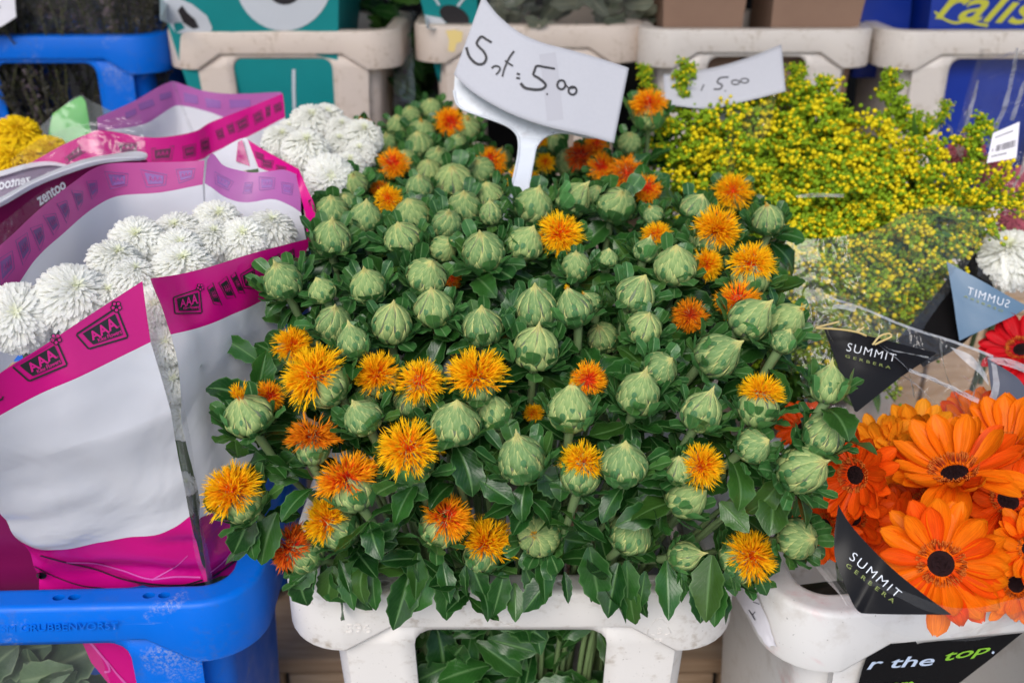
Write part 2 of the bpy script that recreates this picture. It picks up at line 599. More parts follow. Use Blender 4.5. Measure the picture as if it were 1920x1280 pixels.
M['cello'] = cello('clear_film')
M['cello_hazy'] = cello('hazy_clear_film', (0.95, 0.95, 0.95), 0.02, 0.9, 16, 0.07)
M['painted_glint'] = cello('painted_glint', (0.97, 0.97, 0.98), 0.36, 0.8, 30, 0.12)  # whitish haze paints the bright reflections of film folds into the colour
M['cello_crinkled'] = cello('crinkled_clear_film', (0.93, 0.91, 0.90), 0.03, 1.0, 26, 0.05)
M['cello_green'] = cello('green_clear_film', (0.50, 0.80, 0.55), 0.12, 0.4, 9, 0.10)
M['cello_soft'] = cello('soft_clear_film', (0.99, 0.99, 0.99), 0.02, 0.25, 6, 0.08)


def wood():
    t = NT('pale_wood')
    g = t.noise(14, 5, 0.6, stretch=(0.6, 6, 6), dist=0.6)
    col = t.ramp(g, [(0.3, (0.30, 0.19, 0.11)), (0.55, (0.46, 0.33, 0.22)), (0.75, (0.56, 0.43, 0.30))])
    t.color(t.mix(t.math('MULTIPLY', t.rnd(), 0.5), col, (0.24, 0.15, 0.09))).set(0.75, 0.2)
    t.bump(g, 0.3, 0.001)
    return t.m


M['wood'] = wood()


def paving():
    t = NT('grey_paving')
    n = t.noise(6, 6, 0.65)
    t.color(t.ramp(n, [(0.3, (0.10, 0.095, 0.09)), (0.7, (0.20, 0.19, 0.18))])).set(0.85, 0.2)
    t.bump(n, 0.4, 0.004)
    return t.m


M['paving'] = paving()
M['dark_tarp'] = plain('dark_tarp', (0.018, 0.018, 0.02), 0.6, 0.3, bump=(6, 0.5), var=0.3, scale=5)

# ---------------------------------------------------------------- ground, wooden stand, rear tarpaulin
g = MB()
g.grid([[(-60, -60, -0.82), (60, -60, -0.82)], [(-60, 60, -0.82), (60, 60, -0.82)]])
obj('ground', g.mesh('ground', M['paving']), kind='structure')

stand = thing('display_stand', 'stepped wooden stand of pale planks under the flower buckets', 'stand', (0, 0.3, -0.82))


def plank(lo, hi):
    b = MB()
    c = (Vector(lo) + Vector(hi)) / 2
    b.box(Vector(lo) - c, Vector(hi) - c)
    me = b.mesh('plank', M['wood'])
    o = obj('plank', me, stand, Matrix.Translation(c))
    bv = o.modifiers.new('bevel', 'BEVEL')
    bv.width = 0.003
    bv.segments = 2


for y0, y1, zt in ((-0.06, 0.262, -0.402), (0.280, 0.80, -0.327), (0.815, 1.25, -0.098)):
    n = 3
    w = (y1 - y0) / n
    for k in range(n):
        plank((-1.25, y0 + k * w + 0.003, zt - 0.022), (1.25, y0 + (k + 1) * w - 0.003, zt))
xk = -1.2
while xk < 1.2:                                         # upright riser boards of the second and third step
    wb = 0.085
    plank((xk, 0.285, -0.80), (xk + wb - 0.006, 0.303, -0.352))
    plank((xk, 0.820, -0.80), (xk + wb - 0.006, 0.838, -0.122))
    xk += wb
for x in (-1.2, -0.4, 0.4, 1.15):
    plank((x, -0.05, -0.82), (x + 0.06, 0.25, -0.426))

tp = MB()
rows = []
for i in range(15):
    z = -0.82 + 2.0 * i / 14
    rows.append([(-1.9 + 3.8 * k / 60, 1.36 + 0.03 * noise.noise((k * 0.25, z * 1.2, 2)) + 0.012 * math.sin(k * 0.9), z) for k in range(61)])
tp.grid(rows)
tag(obj('tarpaulin', tp.mesh('tarpaulin', M['dark_tarp'])), 'dark tarpaulin hanging behind the back row of buckets', 'tarpaulin')

# added canvas sheet, unseen above the picture, put there to shade the rear rows
rf = MB()
rows = []
for i in range(13):
    yy = 0.02 + 1.6 * i / 12
    rows.append([(-2.6 + 5.2 * k / 40, yy, 1.18 + 0.10 * i / 12 + 0.01 * math.sin(k * 0.8)) for k in range(41)])
rf.grid(rows)
obj('added_shade_roof', rf.mesh('added_shade_roof', plain('shade_canvas', (0.30, 0.30, 0.29), 0.8, 0.2)), kind='structure')

# ---------------------------------------------------------------- buckets
HX, HY, RC = 0.170, 0.122, 0.046


def perimeter():
    """(corner centre or straight point, outward normal, face) round the rim, starting front left"""
    sx = HX - RC
    xs = [-sx, -0.1215, -0.108, -0.0875, -0.073, -0.0715, -0.068, -0.062, -0.058, -0.045, -0.015]
    xs = xs + [-x for x in xs[::-1]]
    out = []
    for x in xs: out.append((Vector((x, RC)), Vector((0, -1)), 'f'))
    for k in range(1, 9):
        a = -math.pi / 2 + math.pi / 2 * k / 9
        out.append((Vector((sx, RC)), Vector((math.cos(a), math.sin(a))), 'c'))
    for k in range(5): out.append((Vector((sx, RC + (2 * HY - 2 * RC) * k / 4)), Vector((1, 0)), 's'))
    for k in range(1, 9):
        a = math.pi / 2 * k / 9
        out.append((Vector((sx, 2 * HY - RC)), Vector((math.cos(a), math.sin(a))), 'c'))
    for x in xs[::-1]: out.append((Vector((x, 2 * HY - RC)), Vector((0, 1)), 'b'))
    for k in range(1, 9):
        a = math.pi / 2 + math.pi / 2 * k / 9
        out.append((Vector((-sx, 2 * HY - RC)), Vector((math.cos(a), math.sin(a))), 'c'))
    for k in range(5): out.append((Vector((-sx, 2 * HY - RC - (2 * HY - 2 * RC) * k / 4)), Vector((-1, 0)), 's'))
    for k in range(1, 9):
        a = math.pi + math.pi / 2 * k / 9
        out.append((Vector((-sx, RC)), Vector((math.cos(a), math.sin(a))), 'c'))
    return out


PER = perimeter()
HW, ZH, RH = 0.073, -0.0385, 0.015


def rim_mesh(name, mat, holes):
    bm = bmesh.new()

    def zb(p, f):
        ax = abs(p.x)
        return interp([(0.0875, -0.032), (0.1215, -0.054)], ax) if f in 'fb' else -0.054
    prof = [('in', 0.026, -0.030), ('in', 0.0245, -0.004), ('in', 0.0232, -0.0012), ('in', 0.021, 0.0), ('in', 0.0182, 0.0), ('in', 0.0062, 0.0),
            ('in', 0.004, 0.0), ('in', 0.0012, -0.0012), ('in', 0.0, -0.004), ('zb', 0.0, 0.003), ('zb', 0.0008, 0.0008), ('zb', 0.003, 0.0), ('zb', 0.024, 0.0)]
    rings = []
    for kind, d, z in prof:
        ring = []
        for p, n, f in PER:
            q = p + n * (RC - d)
            zz = z if kind == 'in' else zb(p, f) + z
            ring.append(bm.verts.new((q.x, q.y, zz)))
        rings.append(ring)
    N = len(PER)
    for i in range(len(rings) - 1):
        for j in range(N):
            k = (j + 1) % N
            if holes and i == 4 and PER[j][2] == 'f' and PER[k][2] == 'f':
                continue
            bm.faces.new((rings[i][j], rings[i][k], rings[i + 1][k], rings[i + 1][j]))
    if holes:
        fr = [j for j in range(N) if PER[j][2] == 'f']
        outer = [rings[4][j] for j in fr] + [rings[5][j] for j in fr[::-1]]
        poly = [v.co.copy() for v in outer]
        loops, hv = [poly], []
        for cx in (-0.098, -0.033, 0.032, 0.097):
            for s in (-0.0056, 0.0056):
                el = [Vector((cx + s + 0.0046 * math.cos(a), 0.0122 + 0.0034 * math.sin(a), 0)) for a in [2 * math.pi * k / 14 for k in range(14)]]
                loops.append(el[::-1])
                hv.append([bm.verts.new(c) for c in el[::-1]])
        flat = outer + [v for h in hv for v in h]
        for t in tessellate_polygon(loops):
            try: bm.faces.new([flat[i] for i in t])
            except ValueError: pass
        for h in hv:
            low = [bm.verts.new((v.co.x, v.co.y, -0.009)) for v in h]
            for a in range(len(h)):
                b = (a + 1) % len(h)
                bm.faces.new((h[a], h[b], low[b], low[a]))
            fc = bm.faces.new(low)
            fc.material_index = 1
    bmesh.ops.recalc_face_normals(bm, faces=bm.faces)
    me = bpy.data.meshes.new(name)
    bm.to_mesh(me)
    bm.free()
    me.materials.append(mat)
    me.materials.append(M['hole_dark'])
    me.polygons.foreach_set("use_smooth", [True] * len(me.polygons))
    me.set_sharp_from_angle(angle=math.radians(50))
    return me


def body_mesh(name, mat):
    m = MB()
    cols = []
    for p, n, f in PER:
        sx = (HX - 0.026) / HX
        q = Vector((p.x * (1 if f in 'fb' else 0.93), p.y)) + n * (RC - (0.007 if f in 'fb' else 0.022))
        if f in 'fb':
            zt = interp([(0.0875, -0.031), (0.1215, -0.053)], abs(p.x))
        else:
            zt = -0.053
        ax = abs(p.x)
        z2 = ZH - RH
        inside = f in 'fb' and ax <= HW + 1e-6
        if inside:
            e = ax - (HW - RH)
            z2 = ZH if e <= 0 else ZH - (RH - math.sqrt(max(RH * RH - e * e, 0)))
        col = []
        for z in (zt, z2, -0.255, -0.38, -0.395):
            t = -z / 0.395
            k = 1 - 0.13 * t
            col.append(Vector((q.x * k, (q.y - HY) * k + HY, min(z, zt))))
        cols.append((col, inside))
    N = len(cols)
    vs, fs = [v for c, _ in cols for v in c], []
    for j in range(N):
        k = (j + 1) % N
        both = cols[j][1] and cols[k][1] and PER[j][2] == PER[k][2]
        for i in range(4):
            if both and i == 1: continue
            fs.append((j * 5 + i, j * 5 + i + 1, k * 5 + i + 1, k * 5 + i))
    fs.append(tuple(j * 5 + 4 for j in range(N)))
    m.add(vs, fs)
    me = m.mesh(name, mat, True, 40)
    return me


def bucket(name, x, y, z, mat, label, cat='flower bucket', group=None, holes=False, yaw=0.0, sc=1.0):
    b = thing(name, label, cat, (x, y, z), group)
    T = Matrix.Translation((x, y, z)) @ Matrix.Rotation(math.radians(yaw), 4, 'Z') @ Matrix.Scale(sc, 4)
    rim = obj('rim', rim_mesh('rim', mat, holes), b, T)
    body = obj('body', body_mesh('body', mat), b, T)
    so = body.modifiers.new('thickness', 'SOLIDIFY')
    so.thickness = 0.0035
    so.offset = 0
    return b


bk_blue = bucket('flower_bucket', -0.385, -0.004, -0.012, M['blue_plastic'], 'scuffed bright blue plastic bucket in front, under the white and magenta sleeve', group='front row of buckets', holes=True, yaw=2.0, sc=1.08)
bk_white = bucket('flower_bucket', -0.001, 0.0, 0.0, M['white_plastic'], 'white plastic bucket in the front centre holding the thistle-like safflowers', group='front row of buckets', holes=True, sc=1.08)
bk_gerb = bucket('flower_bucket', 0.388, -0.002, -0.004, M['stained_white'], 'white bucket with pink stains at front right, holding orange gerberas', group='front row of buckets', holes=True, yaw=7.5, sc=1.08)
bucket('flower_bucket', 0.300, 0.345, 0.082, M['cream_plastic'], 'cream bucket half hidden behind clear film, holding the yellow goldenrod', group='middle row of buckets', holes=True)
bucket('flower_bucket', -0.055, 0.36, 0.075, M['white_plastic'], 'white bucket hidden behind the safflowers, holding the rear safflower bunch', group='middle row of buckets')
bucket('flower_bucket', -0.41, 0.36, 0.075, M['blue_plastic'], 'bucket hidden behind the big sleeve, holding the rear white chrysanthemums', group='middle row of buckets')
YB = 0.848


def back_x(px): return on_y(px, 60, YB).x


bucket('flower_bucket', back_x(72), YB - 0.005, 0.298, M['blue_plastic'], 'blue bucket in the back row at upper left, holding dark heather', group='back row of buckets')
bucket('flower_bucket', back_x(522), YB, 0.304, M['beige_plastic'], 'beige bucket at back left holding the large teal paper bag', group='back row of buckets')
bk_mid = bucket('flower_bucket', back_x(993), YB + 0.03, 0.308, M['beige_plastic'], 'beige bucket behind the price card with a yellow sticker residue', group='back row of buckets')
bucket('flower_bucket', back_x(1428), YB, 0.306, M['cream_plastic'], 'cream bucket in the back row holding two brown paper bags', group='back row of buckets')
bucket('flower_bucket', back_x(1885), YB - 0.01, 0.305, M['cream_plastic'], 'cream bucket at the upper right corner holding the blue printed bag', group='back row of buckets')


# ---------------------------------------------------------------- lettering and flat print
_txt = {}


def text2d(s, shear=0.0, bold=0.0, extrude=0.0, space=1.0):
    key = (s, shear, bold, extrude, space)
    if key in _txt: return _txt[key]
    cu = bpy.data.curves.new('lettering', 'FONT')
    cu.body = s
    cu.size = 1.0
    cu.shear = shear
    cu.offset = bold
    cu.extrude = extrude
    cu.space_character = space
    cu.resolution_u = 5
    ob = bpy.data.objects.new('lettering', cu)
    me = bpy.data.meshes.new_from_object(ob)
    v = [x.co.copy() for x in me.vertices]
    f = [tuple(p.vertices) for p in me.polygons]
    bpy.data.objects.remove(ob)
    bpy.data.curves.remove(cu)
    bpy.data.meshes.remove(me)
    x0, x1 = min(p.x for p in v), max(p.x for p in v)
    y0, y1 = min(p.y for p in v), max(p.y for p in v)
    v = [((p.x - x0) / (x1 - x0), (p.y - y0) / (y1 - y0), p.z) for p in v]
    _txt[key] = (v, f)
    return _txt[key]


def qmap(q, u, v):
    """q = bottom-left, bottom-right, top-right, top-left in photo pixels"""
    (ax, ay), (bx, by), (cx, cy), (dx, dy) = q
    return (ax * (1 - u) * (1 - v) + bx * u * (1 - v) + cx * u * v + dx * (1 - u) * v,
            ay * (1 - u) * (1 - v) + by * u * (1 - v) + cy * u * v + dy * (1 - u) * v)


def subq(q, u0, v0, u1, v1):
    return [qmap(q, u0, v0), qmap(q, u1, v0), qmap(q, u1, v1), qmap(q, u0, v1)]


FILM_OF, KEEP = {}, []


class Print:
    """flat print lying on a built surface: outlines are laid on the surface itself"""

    def __init__(self, name, bvh, parent):
        self.name, self.bvh = name, bvh
        self.parent = FILM_OF.get(id(bvh), parent)
        self.mb, self.mats = MB(), []

    def idx(self, mat):
        if mat not in self.mats: self.mats.append(mat)
        return self.mats.index(mat)

    def hit(self, x, y, off):
        d = ray(x, y)
        loc, nor, _, _ = self.bvh.ray_cast(CAM, d)
        if loc is None:
            loc, nor, _, _ = self.bvh.find_nearest(CAM + d * 0.8)
            p0 = self.bvh.ray_cast(CAM, (loc - CAM).normalized())
            k = (loc - CAM).length
            return CAM + d * k - d * off
        if nor.dot(d) > 0: nor = -nor
        return loc + nor * off

    def poly(self, pts, mat, off=0.0005):
        vs = [self.hit(x, y, off) for x, y in pts]
        tris = tessellate_polygon([[Vector((x, y, 0)) for x, y in pts]])
        self.mb.add(vs, [tuple(t) for t in tris], None, self.idx(mat))

    def fan(self, pts, mat, off=0.0005):
        cx, cy = sum(p[0] for p in pts) / len(pts), sum(p[1] for p in pts) / len(pts)
        rows = [[self.hit(cx + (x - cx) * k, cy + (y - cy) * k, off) for x, y in pts + pts[:1]] for k in (0.02, 0.35, 0.7, 1.0)]
        self.mb.grid(rows, None, self.idx(mat))

    def line(self, pts, w, mat, off=0.0006, closed=False, smooth=True):
        if smooth and not closed:
            p3 = catmull([(x, y, 0) for x, y in pts], max(12, len(pts) * 6))
            pts = [(p.x, p.y) for p in p3]
        n = len(pts)
        L, Rr = [], []
        for i in range(n):
            a = pts[(i - 1) % n] if closed or i else pts[i]
            b = pts[(i + 1) % n] if closed or i < n - 1 else pts[i]
            dx, dy = b[0] - a[0], b[1] - a[1]
            k = math.hypot(dx, dy) or 1
            ww = w if not isinstance(w, (list, tuple)) else w[0] + (w[1] - w[0]) * i / (n - 1)
            L.append(self.hit(pts[i][0] - dy / k * ww / 2, pts[i][1] + dx / k * ww / 2, off))
            Rr.append(self.hit(pts[i][0] + dy / k * ww / 2, pts[i][1] - dx / k * ww / 2, off))
        if closed:
            L.append(L[0]); Rr.append(Rr[0])
        self.mb.grid([L, Rr], None, self.idx(mat))

    def text(self, s, q, mat, off=0.0009, **kw):
        v, f = text2d(s, **kw)
        vs = [self.hit(*qmap(q, a, b), off) for a, b, _ in v]
        self.mb.add(vs, f, None, self.idx(mat))

    def done(self):
        if self.mb.f:
            return obj(self.name, self.mb.mesh(self.name, self.mats, smooth=False), self.parent)


def bvh_of(me):
    return BVHTree.FromPolygons([v.co for v in me.vertices], [tuple(p.vertices) for p in me.polygons])


def film(name, rows, mats, parent=None, n=44, sub=7, wr=0.0015, freq=16, seed=1.0, smooth=True, wr_low=1.0):
    """thin sheet through outline rows given as (pixel x, pixel y, metres along the view axis)"""
    R3 = []
    for r in rows:
        pts = [P(*p) if not isinstance(p, Vector) else p for p in r]
        R3.append(catmull(pts, n) if smooth else [pts[0].lerp(pts[-1], k / (n - 1)) for k in range(n)])
    grid, uvs, rowm = [], [], []
    for k in range(len(R3) - 1):
        for s in range(sub + (1 if k == len(R3) - 2 else 0)):
            t = s / sub
            grid.append([a.lerp(b, t) for a, b in zip(R3[k], R3[k + 1])])
            rowm.append(k)
    tot = len(grid) - 1
    out = []
    for i, row in enumerate(grid):
        o = []
        for j, p in enumerate(row):
            a = row[min(j + 1, n - 1)] - row[max(j - 1, 0)]
            b = grid[min(i + 1, tot)][j] - grid[max(i - 1, 0)][j]
            nn = a.cross(b)
            nn = nn.normalized() if nn.length > 1e-10 else Vector((0, -1, 0))
            q = p * freq + Vector((seed * 7.1, seed * 3.3, seed))
            kk = 1 + (wr_low - 1) * max(0.0, (i / tot - 0.35) / 0.65)
            o.append(p + nn * wr * kk * (noise.noise(q) + 0.5 * noise.noise(q * 2.3) + 0.35 * (kk - 1) * (1 - abs(noise.noise(Vector((q.x * 0.8, q.y, q.z * 2.2)))) * 2)))
        out.append(o)
        uvs.append([(j / (n - 1), i / tot) for j in range(n)])
    m = MB()
    for i in range(tot):
        m.grid([out[i], out[i + 1]], [uvs[i], uvs[i + 1]], rowm[i] if len(mats) > 1 else 0)
    # weld the strips so that shading stays smooth across them
    me = m.mesh(name, [M[x] if isinstance(x, str) else x for x in mats])
    bm = bmesh.new()
    bm.from_mesh(me)
    bmesh.ops.remove_doubles(bm, verts=bm.verts, dist=1e-6)
    bm.to_mesh(me)
    bm.free()
    o = obj(name, me, parent)
    bv = bvh_of(me)
    KEEP.append(bv)
    FILM_OF[id(bv)] = o
    return o, bv


# ---------------------------------------------------------------- plant pieces, all in local units
def leaf_mesh(name, mat, width, wide_at, bend, fold, teeth=0, wav=0.0, seed=0, point=1.0, twist=0.0, stalk=0.16):
    rr = random.Random(seed)
    nv, nu = 11, 7
    rows, uvs = [], []
    for i in range(nv):
        v = i / (nv - 1)
        if v < wide_at: w = math.sin(math.pi / 2 * v / wide_at) ** 0.8
        else: w = math.cos(math.pi / 2 * ((v - wide_at) / (1 - wide_at)) ** (1.35 if point > 0.5 else 2.4)) ** (1.0 if point > 0.5 else 0.75)
        w = max(w, stalk * (1 - v) if v < 0.3 else 0.02)
        a = bend * v
        cy = math.sin(a) / bend if abs(bend) > 1e-4 else v
        cz = (1 - math.cos(a)) / bend if abs(bend) > 1e-4 else 0
        row, uvr = [], []
        for j in range(nu):
            u = -1 + 2 * j / (nu - 1)
            ww = width * w / 2 * u
            if teeth and abs(u) > 0.95 and 0.15 < v < 0.95:
                ww *= 1 + (0.13 if i % 2 else -0.03)
            lift = fold * abs(ww) + wav * math.sin(v * 11 + seed + (0 if u > 0 else 1.6)) * abs(u) ** 2 * w
            tw = twist * v
            x, h = ww * math.cos(tw) - lift * math.sin(tw), ww * math.sin(tw) + lift * math.cos(tw)
            row.append((x, cy - h * math.sin(a), cz + h * math.cos(a)))
            uvr.append(((u + 1) / 2, v))
        rows.append(row); uvs.append(uvr)
    m = MB()
    m.grid(rows, uvs)
    return m.mesh(name, mat)


BRACT_LEAF = [leaf_mesh('bract_leaf', M['bract_leaf'], w, wa, b, f, 0, wv, k, 0.3)
              for k, (w, wa, b, f, wv) in enumerate([(0.50, 0.62, 0.35, 0.30, 0.02), (0.58, 0.60, 0.5, 0.22, 0.04), (0.46, 0.66, 0.1, 0.40, 0.03),
                                                     (0.56, 0.60, -0.5, 0.25, 0.04), (0.44, 0.57, 0.6, 0.40, 0.03), (0.62, 0.64, -0.2, 0.2, 0.045)])]
LOW_LEAF = [leaf_mesh('leaf', M['leaf'], w, wa, b, f, 1, wv, k + 10, 1.0, tw)
            for k, (w, wa, b, f, wv, tw) in enumerate([(0.42, 0.48, -0.8, 0.25, 0.03, 0.3), (0.52, 0.50, -1.2, 0.2, 0.045, -0.3), (0.38, 0.55, -0.4, 0.35, 0.04, 0.5),
                                                       (0.46, 0.56, 0.4, 0.25, 0.045, 0.0), (0.44, 0.46, -1.6, 0.15, 0.04, 0.35), (0.55, 0.56, -0.7, 0.1, 0.05, -0.4)])]
HANG_LEAF = [leaf_mesh('leaf', M['leaf'], w, wa, b, f, 1, wv, k + 30, 1.0, tw)
             for k, (w, wa, b, f, wv, tw) in enumerate([(0.40, 0.40, -0.5, 0.3, 0.03, 0.2), (0.40, 0.36, -0.8, 0.35, 0.03, -0.3), (0.40, 0.44, 0.3, 0.25, 0.04, 0.5), (0.40, 0.38, -0.2, 0.45, 0.02, -0.1)])]
OVAL = [leaf_mesh('bract', M['oval'], w, 0.5, 0.55, 0.12, 0, 0.0, k, 0.3, 0, 0.1) for k, w in enumerate((0.62, 0.52, 0.70))]
MUM_LEAF = [leaf_mesh('leaf', M['mum_leaf'], w, 0.55, b, 0.2, 1, 0.05, k, 1.0) for k, (w, b) in enumerate([(0.6, -0.6), (0.7, 0.3), (0.55, -1.0)])]
GOLD_LEAF = [leaf_mesh('leaf', M['gold_leaf'], 0.22, 0.45, b, 0.3, 0, 0.02, k, 1.0) for k, b in enumerate((-0.8, 0.5))]
GREY_LEAF = [leaf_mesh('leaf', M['grey_leaf'], w, 0.5, b, 0.1, 0, 0.05, k, 0.3) for k, (w, b) in enumerate([(0.4, -0.5), (0.25, 0.8), (0.5, 0.3)])]


def bud_profile(tip, squash):
    return [(-0.92, 0.20), (-0.86, 0.42), (-0.72, 0.66), (-0.45, 0.89), (-0.1, 1.0 * squash), (0.2, 0.94 * squash), (0.48, 0.75), (0.72, 0.50), (0.92, 0.28), (1.08, 0.13), (tip, 0.015)]


def prof_at(pr, z):
    return interp(pr, z)


def bud_mesh(name, seed, tip=1.22, squash=1.0, opened=False):
    rr = random.Random(seed)
    pr = bud_profile(tip, squash)
    fine = [(p.x, p.y) for p in catmull([(z, r, 0) for z, r in pr], 26)]
    m = MB()
    ns = 26
    rows, uvs = [], []
    top = 0.80 if opened else 9
    for i, (z, r) in enumerate(fine):
        if z > top: continue
        rows.append([(r * 0.97 * math.cos(2 * math.pi * k / ns), r * 0.97 * math.sin(2 * math.pi * k / ns), z) for k in range(ns + 1)])
        uvs.append([(k / ns * 3, i / 25) for k in range(ns + 1)])
    m.grid(rows, uvs, 0)
    if opened:
        m.add([Vector(p) + Vector((0, 0, 0.01)) for p in rows[-1][:-1]], [tuple(range(ns))], [(0.5, 0.3)] * ns, 2)

    def s_at(a, z, off):
        r = prof_at(fine, z)
        dz = 0.02
        dr = prof_at(fine, z + dz) - prof_at(fine, z - dz)
        nl = Vector((2 * dz, -dr)).normalized()
        rad, zz = r + off * nl.x, z + off * nl.y
        return Vector((rad * math.cos(a), rad * math.sin(a), zz))
    # overlapping scales, lower rows on the outside
    zrows = [(-0.82, 9, 0.95), (-0.56, 10, 1.02), (-0.28, 10, 1.08), (0.00, 9, 1.08), (0.26, 8, 0.98), (0.48, 7, 0.80), (0.68, 6, 0.60)]
    for ri, (z0, cnt, ln) in enumerate(zrows):
        if opened and z0 > 0.25: continue
        ph = rr.random() * 6.28 if ri == 0 else ph + math.pi / cnt + rr.uniform(-0.05, 0.05)
        for c in range(cnt):
            a0 = ph + 2 * math.pi * c / cnt + rr.uniform(-0.05, 0.05)
            hl = ln * rr.uniform(0.9, 1.1)
            if z0 + hl > tip - 0.01: hl = tip - 0.01 - z0
            hwid = math.pi / cnt * rr.uniform(0.86, 1.0)
            R_, U_ = [], []
            for i in range(10):
                v = i / 9
                z = z0 + hl * v
                wv = interp([(0, 0.75), (0.2, 1.0), (0.36, 0.92), (0.5, 0.62), (0.62, 0.28), (0.72, 0.13), (0.86, 0.08), (1.0, 0.03)], v)
                rb = prof_at(fine, z)
                wa = hwid * wv * min(1.0, 0.75 / max(rb, 0.25)) if rb > 0.5 else hwid * wv
                off = 0.010 + 0.005 * (6 - ri) * (1 - v) + 0.050 * math.sin(math.pi * min(v * 1.3, 1)) * 0.8 + 0.006 * v + (0.03 if v > 0.95 and opened else 0)
                row, ur = [], []
                for j in range(5):
                    u = -1 + j / 2
                    row.append(s_at(a0 + u * wa, z, off - 0.05 * u * u * (0.4 + 0.6 * (1 - v))))
                    ur.append(((u + 1) / 2, v))
                R_.append(row); U_.append(ur)
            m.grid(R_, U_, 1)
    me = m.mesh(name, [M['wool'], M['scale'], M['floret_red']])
    return me, fine


BUDS = [bud_mesh('bud', 20 + k, tip, sq) for k, (tip, sq) in enumerate([(1.34, 0.98), (1.42, 0.95), (1.24, 1.02), (1.50, 0.90), (1.32, 1.0), (1.38, 0.96)])]
CUPS = [bud_mesh('bud', 40 + k, 1.2, sq, True) for k, sq in enumerate((1.0, 1.05, 0.95))]


def tuft_mesh(name, mat, seed, n=190, th0=0.0, th1=100, length=1.0, droop=0.25, clump=0.0, core=0.25):
    rr = random.Random(seed)
    m = MB()
    clumps = [(rr.random() * 2 * math.pi, math.radians(rr.uniform(25, th1))) for _ in range(9)]
    for k in range(n):
        phi = rr.random() * 2 * math.pi
        c0, c1 = math.cos(math.radians(th0)), math.cos(math.radians(th1))
        th = math.acos(c0 + (c1 - c0) * rr.random())
        if clump:
            cp, ct = rr.choice(clumps)
            phi += (((cp - phi + math.pi) % (2 * math.pi)) - math.pi) * clump
            th += (ct - th) * clump
        d = Vector((math.sin(th) * math.cos(phi), math.sin(th) * math.sin(phi), math.cos(th)))
        L = length * rr.uniform(0.62, 1.10)
        rad = Vector((math.cos(phi), math.sin(phi), 0))
        o = rad * core * min(1, th / 1.4) * rr.random()
        side = d.cross(Vector((rr.uniform(-1, 1), rr.uniform(-1, 1), rr.uniform(-1, 1)))).normalized()
        up2 = d.cross(side)
        rv = rr.random()
        bendv = -Vector((0, 0, 1)) * droop * math.sin(th)

        def pt(t): return o + d * (L * t) + bendv * (t * t) * L
        w0 = 0.017
        rows, uv = [], []
        for t in (0.0, 0.35, 0.66):
            rows.append([pt(t) - side * w0, pt(t) + up2 * w0 * 0.6, pt(t) + side * w0])
            uv.append([(rv, t)] * 3)
        m.grid(rows, uv)
        for q in range(4):
            an = rr.uniform(-0.42, 0.42)
            an2 = rr.uniform(-0.38, 0.38)
            dd = (d + bendv * 0.8 + side * an + up2 * an2).normalized()
            s2 = dd.cross(Vector((rr.uniform(-1, 1), rr.uniform(-1, 1), rr.uniform(-1, 1)))).normalized()
            st = pt(0.60)
            ll = L * rr.uniform(0.32, 0.46)
            w1 = 0.019
            b0 = rr.uniform(-0.1, 0.1)
            m.grid([[st - s2 * w1 * 0.7, st + s2 * w1 * 0.7], [st + dd * ll * 0.55 - s2 * w1, st + dd * ll * 0.55 + s2 * w1],
                    [st + dd * ll + up2 * b0 * ll - s2 * 0.004, st + dd * ll + up2 * b0 * ll + s2 * 0.004]],
                   [[(rv, 0.62)] * 2, [(rv, 0.85)] * 2, [(rv, 1.0)] * 2])
    return m.mesh(name, mat, smooth=False)


TUFT = {
    'o': [tuft_mesh('florets', M['floret'], 1, 300, 0, 100, 1, 0.25, 0.15), tuft_mesh('florets', M['floret'], 2, 280, 0, 108, 1, 0.3, 0.25), tuft_mesh('florets', M['floret'], 3, 320, 0, 96, 1, 0.15, 0.12)],
    'r': [tuft_mesh('florets', M['floret_red'], 4, 290, 5, 108, 1, 0.35, 0.35), tuft_mesh('florets', M['floret_red'], 5, 280, 8, 100, 1, 0.3, 0.45)],
    'd': [tuft_mesh('florets', M['floret_deep'], 6, 240, 10, 105, 1, 0.3, 0.35)],
    's': [tuft_mesh('florets', M['floret_scarlet'], 7, 210, 15, 112, 1, 0.45, 0.4)],
}
CROWN = tuft_mesh('florets', M['floret'], 8, 46, 0, 26, 1.0, 0.0, 0.0, 0.3)
CROWN_S = tuft_mesh('florets', M['floret'], 9, 22, 0, 30, 1.0, 0.0, 0.0, 0.5)


